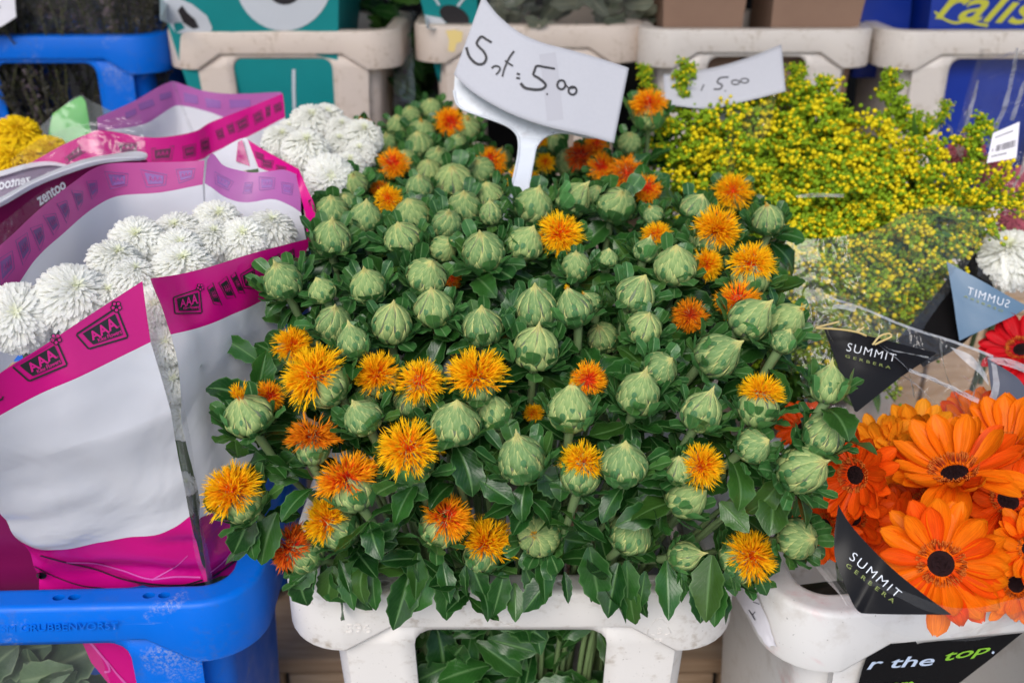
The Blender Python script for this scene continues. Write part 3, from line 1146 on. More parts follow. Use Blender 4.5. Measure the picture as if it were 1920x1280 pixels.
def mum_mesh(name, mat, seed, n=230, pom=1.0):
    """pompon: short tongues lying like shingles on a flattened ball, tips lifting"""
    rr = random.Random(seed)
    m = MB()
    flat = 0.80 + 0.06 * rr.random()

    def at(th, phi, r):
        return Vector((r * math.sin(th) * math.cos(phi), r * math.sin(th) * math.sin(phi), r * math.cos(th) * flat))
    for k in range(n):
        t = (k + 0.5) / n
        th = math.acos(1 - t * 1.55)
        phi = k * 2.399963 + rr.uniform(-0.35, 0.35)
        tang = Vector((-math.sin(phi), math.cos(phi), 0))
        ln = rr.uniform(0.19, 0.30)
        lift = rr.uniform(-0.02, 0.07)
        w = rr.uniform(0.040, 0.058) * (0.8 + 0.5 * math.sin(th))
        tw = rr.uniform(-0.5, 0.5)
        rows, uv = [], []
        for i in range(5):
            v = i / 4
            a = th - ln * (1 - v)
            r = 0.80 + 0.20 * math.sin(v * 1.5) + lift * v * v * 1.4
            c = at(a, phi, r)
            up = at(a, phi, 1.0).normalized()
            wv = (0.5, 0.9, 1.0, 0.95, 0.55)[i]
            sd = (tang + up * tw * v).normalized()
            rows.append([c - sd * w * wv + up * 0.022, c, c + sd * w * wv + up * 0.022])
            cc = 0.85 + 0.15 * v if t > 0.02 else 0.5 * v
            uv.append([(0.1, cc), (0.5, cc), (0.9, cc)])
        m.grid(rows, uv)
    core = [[(0.80 * math.sin(a) * math.cos(b), 0.80 * math.sin(a) * math.sin(b), 0.80 * flat * math.cos(a)) for b in [2 * math.pi * q / 16 for q in range(17)]] for a in [1.9 * q / 8 + 0.01 for q in range(9)]]
    m.grid(core, [[(0.5, 0.85)] * 17] * 9)
    return m.mesh(name, mat)


MUMS = [mum_mesh('petals', M['mum_white'], k, n) for k, n in enumerate((640, 700, 560, 620))]
MUMS_Y = [mum_mesh('petals', M['mum_yellow'], k + 5, 420) for k in range(2)]


def gerb_petal(name, mat, w, bend, seed):
    rr = random.Random(seed)
    rows, uvs = [], []
    for i in range(9):
        v = i / 8
        wv = interp([(0, 0.30), (0.25, 0.62), (0.5, 0.92), (0.7, 1.0), (0.85, 0.86), (0.95, 0.52), (1.0, 0.18)], v)
        a = bend * v
        cy = math.sin(a) / bend
        cz = (1 - math.cos(a)) / bend
        row, ur = [], []
        for j in range(7):
            u = -1 + j / 3
            ridge = 0.035 * math.cos(u * math.pi * 2.0) * (1 - v * 0.5)
            lift = 0.42 * w * u * u * wv * 0.5 + ridge * wv
            notch = -0.03 if i == 8 and j in (2, 4) else 0
            row.append((w / 2 * wv * u, cy + notch - lift * math.sin(a), cz + lift * math.cos(a)))
            ur.append(((u + 1) / 2, v))
        rows.append(row); uvs.append(ur)
    m = MB()
    m.grid(rows, uvs)
    return m.mesh(name, mat)


def petals_of(mat):
    return [gerb_petal('petal', mat, w, b, k) for k, (w, b) in enumerate([(0.36, 0.25), (0.40, 0.5), (0.34, -0.25), (0.38, 0.8)])]


PETALS = {k: petals_of(M[k]) for k in ('gerb', 'gerb_light', 'gerb_deep', 'gerb_red', 'pink_petal')}


def disc_mesh():
    m = MB()
    rows = []
    for i in range(8):
        a = i / 7
        r = a
        rows.append([(r * math.cos(2 * math.pi * k / 24), r * math.sin(2 * math.pi * k / 24), 0.24 * (1 - a * a) - 0.10 * math.exp(-(a * 3) ** 2)) for k in range(25)])
    m.grid(rows)
    rr = random.Random(3)
    for k in range(170):
        r = math.sqrt(rr.random()) * 0.72
        a = rr.random() * 6.28
        c = Vector((r * math.cos(a), r * math.sin(a), 0.24 * (1 - r * r)))
        h = 0.05 + 0.05 * rr.random()
        m.tube([c, c + Vector((0, 0, h))], [0.03, 0.018], 4)
    return m.mesh('disc', M['disc_dark'])


def stamen_mesh():
    m = MB()
    rr = random.Random(4)
    for k in range(210):
        a = rr.random() * 6.28
        r = 0.80 + 0.32 * rr.random()
        c = Vector((r * math.cos(a), r * math.sin(a), 0.02))
        d = Vector((math.cos(a) * 0.25, math.sin(a) * 0.25, 0.30 + 0.16 * rr.random()))
        rv = rr.random()
        side = Vector((-math.sin(a), math.cos(a), 0))
        m.tube([c, c + d * 0.6, c + d + Vector((math.cos(a), math.sin(a), 0)) * 0.05], [0.022, 0.025, 0.036], 4, uvu=rv)
    return m.mesh('stamens', M['stamen'])


DISC, STAMENS = disc_mesh(), stamen_mesh()


def goldenrod_mesh(seed, height=0.13, spread=0.06, yellow=0.5, nb=11):
    rr = random.Random(seed)
    m = MB()
    main = [Vector((0.012 * math.sin(k * 0.7 + seed), 0.010 * math.cos(k * 0.9 + seed), height * k / 6)) for k in range(7)]
    m.tube(main, [0.0022] * 4 + [0.0014] * 3, 5, 2)
    ico = [(0, 0, 1), (0.89, 0, 0.45), (0.28, 0.85, 0.45), (-0.72, 0.53, 0.45), (-0.72, -0.53, 0.45), (0.28, -0.85, 0.45),
           (0.72, 0.53, -0.45), (-0.28, 0.85, -0.45), (-0.89, 0, -0.45), (-0.28, -0.85, -0.45), (0.72, -0.53, -0.45), (0, 0, -1)]
    icf = [(0, 1, 2), (0, 2, 3), (0, 3, 4), (0, 4, 5), (0, 5, 1), (1, 6, 2), (2, 7, 3), (3, 8, 4), (4, 9, 5), (5, 10, 1),
           (2, 6, 7), (3, 7, 8), (4, 8, 9), (5, 9, 10), (1, 10, 6), (6, 11, 7), (7, 11, 8), (8, 11, 9), (9, 11, 10), (10, 11, 6)]
    for b in range(nb):
        t = 0.25 + 0.75 * b / (nb - 1)
        k = min(5, int(t * 6))
        base = main[k].lerp(main[k + 1], t * 6 - k)
        phi = b * 2.4 + rr.uniform(-0.4, 0.4)
        L = spread * (1.15 - 0.55 * t) * rr.uniform(0.8, 1.15)
        d = Vector((math.cos(phi), math.sin(phi), 0))
        pts = [base + d * L * s + Vector((0, 0, L * (0.75 * s - 0.45 * s * s))) for s in (0, 0.25, 0.5, 0.75, 1.0)]
        m.tube(pts, [0.0012, 0.001, 0.0009, 0.0008, 0.0006], 4, 2, cap=False)
        nbud = int(54 * (1.2 - 0.4 * t))
        for q in range(nbud):
            s = 0.12 + 0.88 * q / nbud
            i = min(3, int(s * 4))
            c = pts[i].lerp(pts[i + 1], s * 4 - i)
            c = c + Vector((rr.gauss(0, 0.0052), rr.gauss(0, 0.0052), abs(rr.gauss(0, 0.0058)) + 0.0010))
            r = rr.uniform(0.0017, 0.0031)
            top = 1 if rr.random() < yellow * (0.25 + 0.9 * t) * (0.5 + 0.8 * s) else 0
            m.add([c + Vector(p) * r * Vector((1, 1, 1)).x for p in ico], icf, None, 0 if top else 1)
    return m.mesh('flower_plume', [M['gold_y'], M['gold_g'], M['gold_s']])


GOLD = [goldenrod_mesh(1, 0.13, 0.062, 0.55), goldenrod_mesh(2, 0.13, 0.055, 0.32), goldenrod_mesh(3, 0.11, 0.066, 0.80), goldenrod_mesh(4, 0.12, 0.052, 0.15), goldenrod_mesh(6, 0.12, 0.062, 0.58)]
GOLD_TIP = goldenrod_mesh(5, 0.13, 0.022, 0.16, 16)

# ---------------------------------------------------------------- safflowers
ZT = [(150, 1.26), (200, 1.22), (230, 1.17), (265, 1.11), (300, 1.04), (330, 0.975), (370, 0.905), (465, 0.80), (560, 0.745), (650, 0.715), (760, 0.685), (860, 0.675), (940, 0.695), (1000, 0.720), (1060, 0.745)]


def view_frame(px, py):
    tow = -ray(px, py)
    right = (RT - tow * RT.dot(tow)).normalized()
    return right, tow.cross(right), tow


def facing(px, py, sx, sy):
    """axis whose image direction is (sx, sy up), each as a share of full length"""
    r, u, t = view_frame(px, py)
    m = math.hypot(sx, sy)
    if m > 0.96: sx, sy, m = sx * 0.96 / m, sy * 0.96 / m, 0.96
    return (r * sx + u * sy + t * math.sqrt(1 - m * m)).normalized()


GRP = 'safflower stems in the white buckets'


def foot_of(c, row):
    if row == 1: return Vector((c.x * 0.42 + R.uniform(-0.012, 0.012), 0.115 + (c.y - 0.1) * 0.30, -0.33))
    return Vector((-0.055 + (c.x - 0.0) * 0.42, 0.47 + (c.y - 0.5) * 0.3, -0.20))


HEADS = []
QUEUE, DISKS = [], []


def to_px(p):
    d = p - CAM
    z = d.dot(FW)
    return 960 + FPX * d.dot(RT) / z, 640 - FPX * d.dot(UP) / z, z


def covers(M4, own=None, L=1.0, k=0.92):
    """does a leaf with this matrix lie in front of some flower head"""
    for t in (0.35, 0.7, 1.0):
        x, y, z = to_px(M4 @ Vector((0, L * t, 0)))
        for i, (hx, hy, hr, hz) in enumerate(DISKS):
            if i != own and (x - hx) ** 2 + (y - hy) ** 2 < (hr * k) ** 2 and z < hz + 0.004: return True
    return False


def safflower(c, r, a, label, tuft=None, crown=0, Z=0.7, vis=1.0, foot=None, cup=False, bare=0.0):
    """note where the head stands; the stems are built once all the heads are known"""
    x, y, z = to_px(c)
    own = len(DISKS)
    DISKS.append((x, y, r / z * FPX, z))
    if tuft:
        x, y, z = to_px(c + a * (r * 0.75 + tuft[1] * 0.4))
        DISKS.append((x, y, tuft[1] / z * FPX * 0.85, z))
    QUEUE.append((c, r, a, label, tuft, crown, Z, foot, cup, bare, own))


def build_safflower(c, r, a, label, tuft, crown, Z, foot, cup, bare, own):
    row = 1 if Z < 0.955 else 2
    ft = foot or foot_of(c, row)
    th = thing('safflower', label, 'safflower', ft, GRP)
    T = Matrix.Translation
    spin = R.uniform(0, 6.28)
    zs = R.uniform(0.90, 1.14)
    A = axis_frame(c, a, r, spin)
    if tuft:
        me, pr = CUPS[R.randrange(3)]
    else:
        me, pr = BUDS[R.randrange(len(BUDS))]
    obj('bud', me, th, A @ Matrix.Diagonal((1, 1, zs, 1)))
    base = c - a * r * 0.90 * zs
    # stem
    down = (base - a * r * 1.2)
    n = (ft - base).length
    mid = base - a * n * 0.38 + Vector((0, 0, -n * 0.04))
    if foot: way = [ft, ft.lerp(mid, 0.55), mid]
    elif row == 1: way = [ft, Vector((max(-0.125, min(0.125, c.x * 0.62)), max(0.042, min(0.19, c.y * 0.7 + 0.06)), -0.02))]
    else: way = [ft, Vector((-0.055 + max(-0.12, min(0.12, (c.x + 0.055) * 0.62)), max(0.41, min(0.55, c.y)), 0.06))]
    pts = catmull(way + [down, base], 12)
    m = MB()
    loc = [p - ft for p in pts]
    rs = max(0.0022, r * 0.13)
    m.tube(loc, [rs * 1.1] * 9 + [rs * 1.0, rs * 1.15, rs * 1.7], 7)
    obj('stem', m.mesh('stem', M['stem']), th, T(ft))
    e1 = A.to_3x3() @ Vector((1, 0, 0)) / r
    e2 = A.to_3x3() @ Vector((0, 1, 0)) / r

    def place(mesh, name, phi, z, rad, alpha, size, nz_sign=1, wide=1.0):
        rv = e1 * math.cos(phi) + e2 * math.sin(phi)
        p = c + a * (z * zs * r) + rv * (rad * r)
        y = rv * math.cos(alpha) + a * math.sin(alpha)
        zz = (-rv * math.sin(alpha) + a * math.cos(alpha)) * nz_sign
        F = frame(p, y, zz, size * r, size * r * wide)
        if name == 'bract' or not covers(F, own, 1.0, 0.62): obj(name, mesh, th, F)
    # small oval bracts lying on the bud
    rings = [(-0.52, 6, 0.62), (-0.14, 6, 0.50), (0.24, 5, 0.36)] if Z < 0.98 else [(-0.45, 5, 0.60), (0.0, 5, 0.46)]
    if tuft: rings = rings[:2]
    ph = R.uniform(0, 6)
    tow = (CAM - c).normalized()
    for z, cnt, sz in rings:
        ph += 0.55
        for k in range(cnt):
            phi = ph + 2 * math.pi * k / cnt + R.uniform(-0.16, 0.16)
            rv = e1 * math.cos(phi) + e2 * math.sin(phi)
            if rv.dot(tow) < -0.45: continue
            zz = z + R.uniform(-0.07, 0.07)
            rad = prof_at(pr, zz)
            dr = prof_at(pr, zz + 0.05) - prof_at(pr, zz - 0.05)
            al = math.atan2(0.1, dr)
            place(OVAL[R.randrange(3)], 'bract', phi, zz, rad + 0.085, al - 0.10, sz * R.uniform(0.75, 1.1), -1 if R.random() < 0.0 else 1)
    # bract leaves that cup the bud
    ph = R.uniform(0, 6)
    for lo, hi, cnt, r0, r1, a0, a1, s0, s1 in ((-0.95, -0.75, 8 if Z < 1.0 else 6, 0.35, 0.65, 12, 58, 1.10, 1.50), (-0.62, -0.10, 13 if Z < 1.0 else 10, 0.95, 1.06, 22, 70, 0.90, 1.30)):
        ph += 0.4
        for k in range(cnt):
            phi = ph + 2 * math.pi * k / cnt + R.uniform(-0.25, 0.25)
            al = math.radians(R.uniform(a0, a1) if not cup else R.uniform(45, 82))
            rv = e1 * math.cos(phi) + e2 * math.sin(phi)
            if r0 > 0.7 and rv.dot(tow) > 0.70 and R.random() < 0.5: continue
            place(BRACT_LEAF[R.randrange(6)], 'leaf', phi, R.uniform(lo, hi), R.uniform(r0, r1), al, R.uniform(s0, s1) * (1.15 if cup else 1), 1, R.uniform(1.0, 1.3))
    # larger leaves further down the stem
    nl = 8 if Z < 1.0 else 4
    for k in range(nl):
        phi = ph + 2.4 * k + R.uniform(-0.3, 0.3)
        rv = e1 * math.cos(phi) + e2 * math.sin(phi)
        s = R.uniform(0.2, 2.4) * (1 - bare) + 2.6 * bare
        p = base - a * (r * s)
        al = R.uniform(-0.35, 0.45)
        y = rv * math.cos(al) + a * math.sin(al)
        zz = -rv * math.sin(al) + a * math.cos(al)
        F = frame(p, y, zz, R.uniform(0.028, 0.044) * (1 if Z < 1 else 0.8))
        if not covers(F, own): obj('leaf', LOW_LEAF[R.randrange(6)], th, F)
    if tuft:
        kind, rt = tuft
        me = R.choice(TUFT[kind])
        obj('florets', me, th, axis_frame(c + a * (r * 0.74), a, rt, R.uniform(0, 6.28)))
    elif crown == 1:
        obj('florets', CROWN_S, th, axis_frame(c + a * (r * 0.98 * zs), a, r * 0.42, 0))
    elif crown == 2:
        obj('florets', CROWN, th, axis_frame(c + a * (r * 0.82), a, r * 0.92, 0))
    HEADS.append((c, th, r))
    return th


def bud(cx, cy, d, ax, ay, label, crown=0, dz=0.0, **kw):
    Z = interp(ZT, cy) + dz
    k = d / 2 * 1.22
    a = facing(cx, cy, (ax - cx) / k, -(ay - cy) / k)
    return safflower(P(cx, cy, Z), d / 2 * Z / FPX * R.uniform(0.88, 0.98), a, label, None, crown, Z, **kw)


def bloom(tx, ty, td, label, kind='o', b=None, dz=0.0, lean=None, **kw):
    """open flower: tuft centre and width, the bud under it"""
    rt = td / 2
    if b: bx, by, bd = b
    else:
        bd = td * 0.74
        lx, ly = lean or (0, 0.5)
        k = 0.80 * bd / 2 + 0.42 * rt
        bx, by = tx - lx * k, ty + ly * k
    k = (0.80 * bd / 2 + 0.42 * rt) * 1.15
    Z = interp(ZT, by) + dz
    a = facing(bx, by, (tx - bx) / k, -(ty - by) / k)
    return safflower(P(bx, by, Z), bd / 2 * Z / FPX, a, label, (kind, rt * R.uniform(0.96, 1.05) * Z / FPX), 0, Z, **kw)


# closed and budding heads, front to back
bud(465, 778, 96, 447, 736, 'green bud crowned with a short orange tuft, leftmost of all beside the white sleeve', 2)
bud(530, 526, 86, 514, 488, 'round green bud pressed against the right edge of the white sleeve')
bud(604, 545, 54, 592, 518, 'small pointed green bud just right of the bud on the sleeve edge')
bud(690, 536, 78, 682, 500, 'closed green bud level with the sleeve edge, under the pointed double bud')
bud(622, 446, 80, 624, 408, 'tall pale pointed green bud beside the magenta band corner')
bud(800, 516, 80, 812, 484, 'closed green bud with tip leaning right, left of the big frontal bud')
bud(813, 577, 84, 808, 538, 'green bud with a sharp pale tip, upper left of the central blossom')
bud(906, 470, 88, 899, 432, 'large green bud facing forward, left of the single orange blossom at the sign foot')
bud(985, 456, 78, 1003, 420, 'green bud with tip leaning right, touching the orange blossom below the sign')
bud(1080, 498, 60, 1080, 472, 'plain round small bud under the orange blossom below the sign')
bud(1139, 485, 44, 1142, 462, 'tiny leafy pointed bud right of the plain round small bud')
bud(1266, 498, 86, 1268, 457, 'large round green bud left of the two big orange blossoms at right')
bud(1192, 552, 78, 1210, 516, 'leafy green bud whose tip leans right, below the large round right bud')
bud(1005, 577, 82, 1003, 537, 'green bud directly behind the large central bud')
bud(1075, 580, 78, 1062, 533, 'green bud with an orange tip, right behind the large central bud', 1)
bud(1107, 568, 50, 1092, 546, 'small yellowish bud with orange tip half hidden in leaves', 1, dz=0.02)
bud(905, 612, 82, 903, 572, 'flat-topped green bud above the central orange blossom')
bud(735, 606, 78, 738, 570, 'green bud with pale tip between the twin buds and the central blossom')
bud(626, 606, 74, 628, 576, 'rear one of the twin green buds above the left orange blossoms', dz=0.02)
bud(662, 642, 68, 653, 603, 'front one of the twin green buds, sharply pointed', dz=-0.01)
bud(1005, 652, 94, 1011, 607, 'largest green bud in the middle of the bunch, right of the central blossom')
bud(1208, 614, 78, 1219, 583, 'pale green bud with star of leaves, below the leafy bud leaning right')
bud(1130, 632, 66, 1122, 612, 'shadowed bud sunk between the central bud and the star-leaved bud', dz=0.05)
bud(1238, 690, 72, 1262, 670, 'green bud turned right, tucked behind the bud with a red speck')
bud(1198, 737, 94, 1212, 692, 'big round green bud with a red speck at its tip')
bud(1070, 768, 94, 1073, 716, 'big green bud with a small orange flame at its tip', 1)
bud(680, 782, 80, 659, 748, 'green bud between the dark orange blossom and the brightest yellow blossom')
bud(855, 793, 94, 857, 746, 'big green bud right of the brightest yellow blossom')
bud(926, 775, 76, 913, 732, 'green bud tucked behind the big bud beside the yellow blossom', dz=0.015)
bud(772, 748, 70, 768, 722, 'hazy green bud behind the brightest yellow blossom', dz=0.02)
bud(688, 742, 56, 690, 722, 'flat green bud half hidden behind other buds, below the flame-coloured blossom', dz=0.03)
bud(978, 860, 102, 969, 814, 'biggest front bud, green with yellow veins, in the lower middle')
bud(1170, 870, 94, 1174, 825, 'big front bud right of the small orange blossom with curled petals')
bud(1275, 880, 64, 1273, 852, 'small woolly bud peeping behind the bud that points right')
bud(1287, 932, 90, 1329, 908, 'green bud pointing right, below the half orange blossom')
bud(1010, 1003, 90, 999, 1003, 'round bud facing the camera with an orange dot in its centre', 1)
bud(1182, 1000, 86, 1208, 965, 'green bud tilted to the right, low on the front edge')
bud(1282, 1042, 66, 1319, 1037, 'small bud pointing right at the front edge near the yellow blossom')
bud(1345, 666, 92, 1389, 641, 'large bud pointing right, above the orange blossom at the right side')
bud(1408, 598, 86, 1444, 566, 'large pale bud pointing up right, below the splayed orange blossom')
bud(1474, 602, 78, 1504, 576, 'pale bud with an orange speck at the right edge, beside the clear film', 1, dz=0.02)
bud(1469, 640, 54, 1483, 613, 'small leafy bud below the one with an orange speck at the right edge', cup=True)
bud(1316, 772, 84, 1336, 731, 'green bud with slanted tip left of the orange blossom at the right side')
bud(1413, 836, 68, 1442, 824, 'small green bud pointing right, between two larger buds at right')
bud(1506, 880, 102, 1545, 866, 'very large pale bud overlapping the orange gerberas')
bud(1553, 722, 72, 1560, 680, 'leafy star-shaped bud standing alone before the gerbera wrapping', cup=True, dz=-0.02)
bud(1545, 815, 80, 1571, 783, 'green bud behind the very large pale bud, touching the gerberas')
bud(1497, 1010, 78, 1526, 1010, 'green bud pointing right, just right of the lowest yellow blossom')
bud(755, 446, 72, 745, 414, 'green bud with dark ovals in the second line behind the large frontal bud')
bud(685, 408, 68, 688, 374, 'pale pointed bud right behind the tall bud by the band corner')
bud(772, 402, 66, 765, 375, 'pale bud with yellow veins two rows in front of the orange blossom at left')
bud(838, 420, 68, 842, 394, 'wide pointed bud left of the sign post')
bud(832, 466, 56, 848, 450, 'low hazy bud tucked left of the large frontal bud', dz=0.02)
bud(622, 394, 64, 620, 366, 'pale bud at the left edge beside the white chrysanthemums')
bud(786, 352, 60, 786, 326, 'pale bud just right of the small blurred orange blossom at left')
bud(850, 338, 72, 848, 312, 'large blurred bud with twin peaks, second line left of the sign post')
bud(900, 318, 60, 893, 298, 'blurred pointed bud beside the orange blossoms left of the post')
bud(870, 388, 68, 870, 361, 'pointed bud with dark ovals nearest left of the sign post')
bud(916, 366, 56, 911, 340, 'narrow bud hidden close behind the sign post foot')
bud(920, 400, 46, 918, 376, 'small bud touching the left of the sign post foot')
bud(1001, 384, 74, 1012, 348, 'green bud touching the right of the sign post foot')
bud(1075, 374, 74, 1107, 338, 'leafy bud leaning right, behind the blossom below the sign')
bud(1156, 384, 74, 1166, 359, 'leafy bud on a visible upright stem right of the sign', cup=True)
bud(1118, 365, 40, 1122, 350, 'little bud left of the leafy bud on an upright stem', dz=0.03)
bud(1211, 470, 52, 1220, 440, 'narrow pale bud with a long tip, above the leafy bud leaning right')
bud(1325, 448, 70, 1312, 420, 'grey-green bud under the big orange blossom at upper right', dz=0.03)
bud(1440, 412, 62, 1437, 384, 'bud at the upper right edge with an orange fleck, beside the goldenrod', 1)
bud(1305, 390, 60, 1318, 362, 'leafy grey-green bud left of the big orange blossom at upper right')
bud(804, 320, 50, 803, 300, 'small hazy bud behind the bud with twin peaks', dz=0.02)
bud(665, 345, 52, 662, 328, 'half hidden bud at the left edge under the frilly white chrysanthemums')
bud(648, 378, 44, 645, 362, 'small bud at the left edge below the white chrysanthemums')
bud(820, 300, 56, 822, 280, 'woolly rounded bud in the back group, left of the orange blossom trio')
bud(790, 247, 54, 790, 224, 'upper blurred round bud with an orange tip in the back group', 1)
bud(786, 272, 52, 782, 248, 'lower blurred round bud in the back group, under the orange-tipped one')
bud(746, 236, 44, 744, 217, 'blurred pointed bud at the back left, nearest the beige bucket')
bud(770, 218, 44, 768, 200, 'blurred pointed bud second from the beige bucket at the back')
bud(808, 202, 42, 806, 185, 'furthest blurred bud at the back, against the dark gap')
bud(875, 238, 52, 878, 220, 'blurred bud with an orange crest under the price card edge', 1)
bud(858, 268, 44, 860, 250, 'blurred leafy bud below the card edge', cup=True)
bud(726, 270, 46, 724, 250, 'blurred bud beside the white chrysanthemums at the back')
bud(1068, 304, 62, 1056, 286, 'blurred bud under the red blossom right of the post', dz=0.02)
bud(998, 300, 42, 1004, 282, 'blurred narrow bud just right of the post', 1)
bud(1225, 402, 44, 1217, 384, 'blurred bud with orange petals peeping out, right of the leafy bud', 1)
bud(940, 300, 48, 942, 280, 'blurred bud immediately left of the sign post top', dz=0.03)
bud(1040, 268, 46, 1042, 250, 'blurred leafy bud under the middle of the price card', cup=True)
bud(1180, 268, 48, 1182, 250, 'blurred bud right of the price card corner', dz=-0.02)
bud(760, 300, 46, 758, 282, 'blurred low bud between the back group and the left orange blossom')

# open heads
bloom(566, 684, 116, 'large yellow blossom with a red-orange heart beside the white sleeve', 'o', (612, 722, 82))
bloom(549, 638, 74, 'dim orange blossom half hidden behind the large one beside the sleeve', 'o', dz=0.03)
bloom(512, 738, 56, 'small orange blossom peeping out beside the leftmost budding head', 'r', dz=0.03, lean=(0.5, 0.3))
bloom(585, 790, 96, 'ragged dark orange blossom above the red-hearted one', 'd', (586, 840, 62), dz=0.01)
bloom(632, 862, 112, 'ragged blossom with a bright red heart in the front left', 'r', (664, 922, 80))
bloom(698, 690, 82, 'orange blossom touching the front one of the twin buds', 'o', (716, 716, 60), dz=0.01)
bloom(788, 702, 84, 'flat orange blossom seen from the side, above the brightest yellow one', 'o', (788, 728, 60), dz=0.012)
bloom(759, 816, 118, 'brightest yellow blossom with an orange heart, front left of centre', 'o', (772, 862, 86))
bloom(894, 680, 112, 'central orange blossom left of the largest green bud', 'o', (896, 726, 66))
bloom(1106, 706, 66, 'small red-orange blossom behind the bud with a flame', 'r', lean=(0.2, 0.3), dz=0.01)
bloom(1100, 840, 86, 'small orange blossom with curled petals between the two big front buds', 'o', (1088, 892, 70))
bloom(1332, 872, 80, 'half orange blossom seen from its side, above the bud pointing right', 'o', lean=(0.8, 0.1), dz=0.005)
bloom(1434, 712, 84, 'orange blossom at the right side below the large bud pointing right', 'o', (1422, 764, 72))
bloom(1350, 412, 90, 'big round orange blossom at upper right, below the blurred one', 'o', (1336, 450, 70))
bloom(1374, 350, 72, 'blurred orange blossom topmost at upper right before the goldenrod', 'o', dz=0.03)
bloom(1411, 472, 86, 'big orange blossom right of and below the round one at upper right', 'o', (1408, 516, 74))
bloom(1335, 492, 60, 'narrow orange blossom tucked between the large round right bud and two big blossoms', 'o', lean=(0.7, 0.2), dz=0.02)
bloom(1384, 550, 80, 'splayed orange blossom with red streaks above the large pale bud', 'r', lean=(0.0, 0.75), dz=0.02)
bloom(1295, 586, 64, 'dark orange blossom in the shade at right', 'd', dz=0.04, lean=(0.1, 0.3))
bloom(1430, 1035, 100, 'lowest yellow blossom, over the gap between two white buckets', 'o', (1388, 1050, 80))
bloom(420, 902, 108, 'yellow blossom furthest to the left, over the magenta film', 'o', (452, 938, 84))
bloom(594, 962, 90, 'orange blossom leaning left below the red-hearted one', 'o', (634, 990, 78))
bloom(522, 1016, 90, 'withering scarlet blossom at the lower left corner of the bunch', 's', (568, 1036, 76))
bloom(846, 952, 90, 'two-toned red and yellow blossom, left of the pair in the front middle', 'r', (826, 988, 78))
bloom(920, 994, 104, 'yellow blossom with orange heart, right of the pair in the front middle', 'o', (904, 1040, 72))
bloom(1052, 426, 82, 'single orange blossom just below the foot of the sign', 'o', dz=0.005, lean=(0.05, 0.55))
bloom(1232, 428, 52, 'flat orange blossom in leaves right of the leafy upright bud', 'o', lean=(0.1, 0.8))
bloom(738, 298, 56, 'blurred orange blossom next to the white chrysanthemums', 'r', lean=(0.0, 0.6))
bloom(726, 368, 54, 'yellow-orange blossom at left in front of the blurred one', 'o', lean=(-0.2, 0.4))
bloom(842, 224, 56, 'blurred orange blossom under the left edge of the price card', 'r', lean=(-0.1, 0.5))
bloom(920, 296, 54, 'blurred orange blossom left of the sign post', 'r', lean=(0.0, 0.5))
bloom(985, 336, 58, 'orange blossom peeping out behind the sign post', 'o', lean=(0.2, 0.3), dz=0.05)
bloom(1090, 287, 54, 'blurred scarlet blossom below the price card', 's', lean=(0.1, 0.5))
bloom(1130, 308, 54, 'blurred red-orange blossom right of the scarlet one', 'r', lean=(0.1, 0.3))
bloom(1178, 322, 64, 'loose orange blossom behind the upright stem', 'd', lean=(0.2, 0.2))
bloom(1214, 350, 54, 'red-orange blossom right of the upright stem', 'r', lean=(0.0, 0.3))
bloom(1023, 300, 36, 'tiny yellow-orange blossom right of the sign post', 'o')
bloom(1012, 260, 34, 'orange blossom showing under the card right of the post', 'o')
bloom(1118, 266, 48, 'orange blossom partly covered by the lower card edge', 'r')
bloom(1000, 770, 38, 'tiny orange blossom deep between two front buds', 'o', dz=0.05)
bloom(848, 520, 34, 'tiny orange blossom deep behind the large frontal bud', 'd', dz=0.06)
bloom(680, 236, 40, 'orange blossom above the white chrysanthemums, against the beige bucket', 'd', dz=-0.03)
bloom(712, 350, 36, 'dark orange blossom in the shade under the blurred one', 'd', dz=0.05)
# the single tall stem right of the card
tall_c = P(1216, 216, 1.08)
safflower(tall_c, 30 * 1.08 / FPX, facing(1216, 216, 0.02, 0.90), 'single orange blossom on a tall bare stem right of the price card', ('r', 34 * 1.08 / FPX), 0, 1.08, foot=P(1140, 400, 1.06), bare=1.0, cup=True)

for q in QUEUE: build_safflower(*q)

# long leaves that hang over the bucket rim in front
HANG = [(770, 1065, 742, 1172, 0.5, 0.735), (838, 1070, 836, 1160, 0.5, 0.735), (880, 1040, 905, 1124, 0.4, 0.73), (965, 1092, 967, 1158, 0.5, 0.742), (1035, 1080, 985, 1140, 0.5, 0.735),
        (1105, 1025, 1124, 1130, 0.5, 0.728), (1160, 1055, 1138, 1148, 0.5, 0.73), (1180, 1090, 1185, 1176, 0.45, 0.737), (1200, 1095, 1203, 1160, 0.4, 0.74), (1250, 1050, 1252, 1150, 0.45, 0.735),
        (1335, 1040, 1322, 1155, 0.5, 0.728), (1365, 1060, 1378, 1112, 0.6, 0.73), (560, 1075, 568, 1138, 0.7, 0.735), (625, 1060, 612, 1130, 0.6, 0.74), (700, 1060, 640, 1105, 0.5, 0.735),
        (470, 960, 440, 1045, 0.5, 0.70), (520, 960, 480, 1052, 0.45, 0.71), (590, 1060, 545, 1100, 0.6, 0.73), (1420, 1080, 1440, 1112, 0.8, 0.73), (900, 900, 960, 940, 0.6, 0.68),
        (655, 1015, 700, 1080, 0.5, 0.725), (750, 985, 690, 1010, 0.5, 0.70), (1010, 880, 1062, 925, 0.7, 0.685), (1110, 900, 1075, 940, 0.6, 0.69),
        (1080, 960, 1120, 1010, 0.5, 0.71), (1240, 960, 1180, 940, 0.4, 0.70), (740, 900, 800, 930, 0.6, 0.69), (560, 900, 500, 880, 0.5, 0.70), (1350, 940, 1400, 990, 0.6, 0.70)]
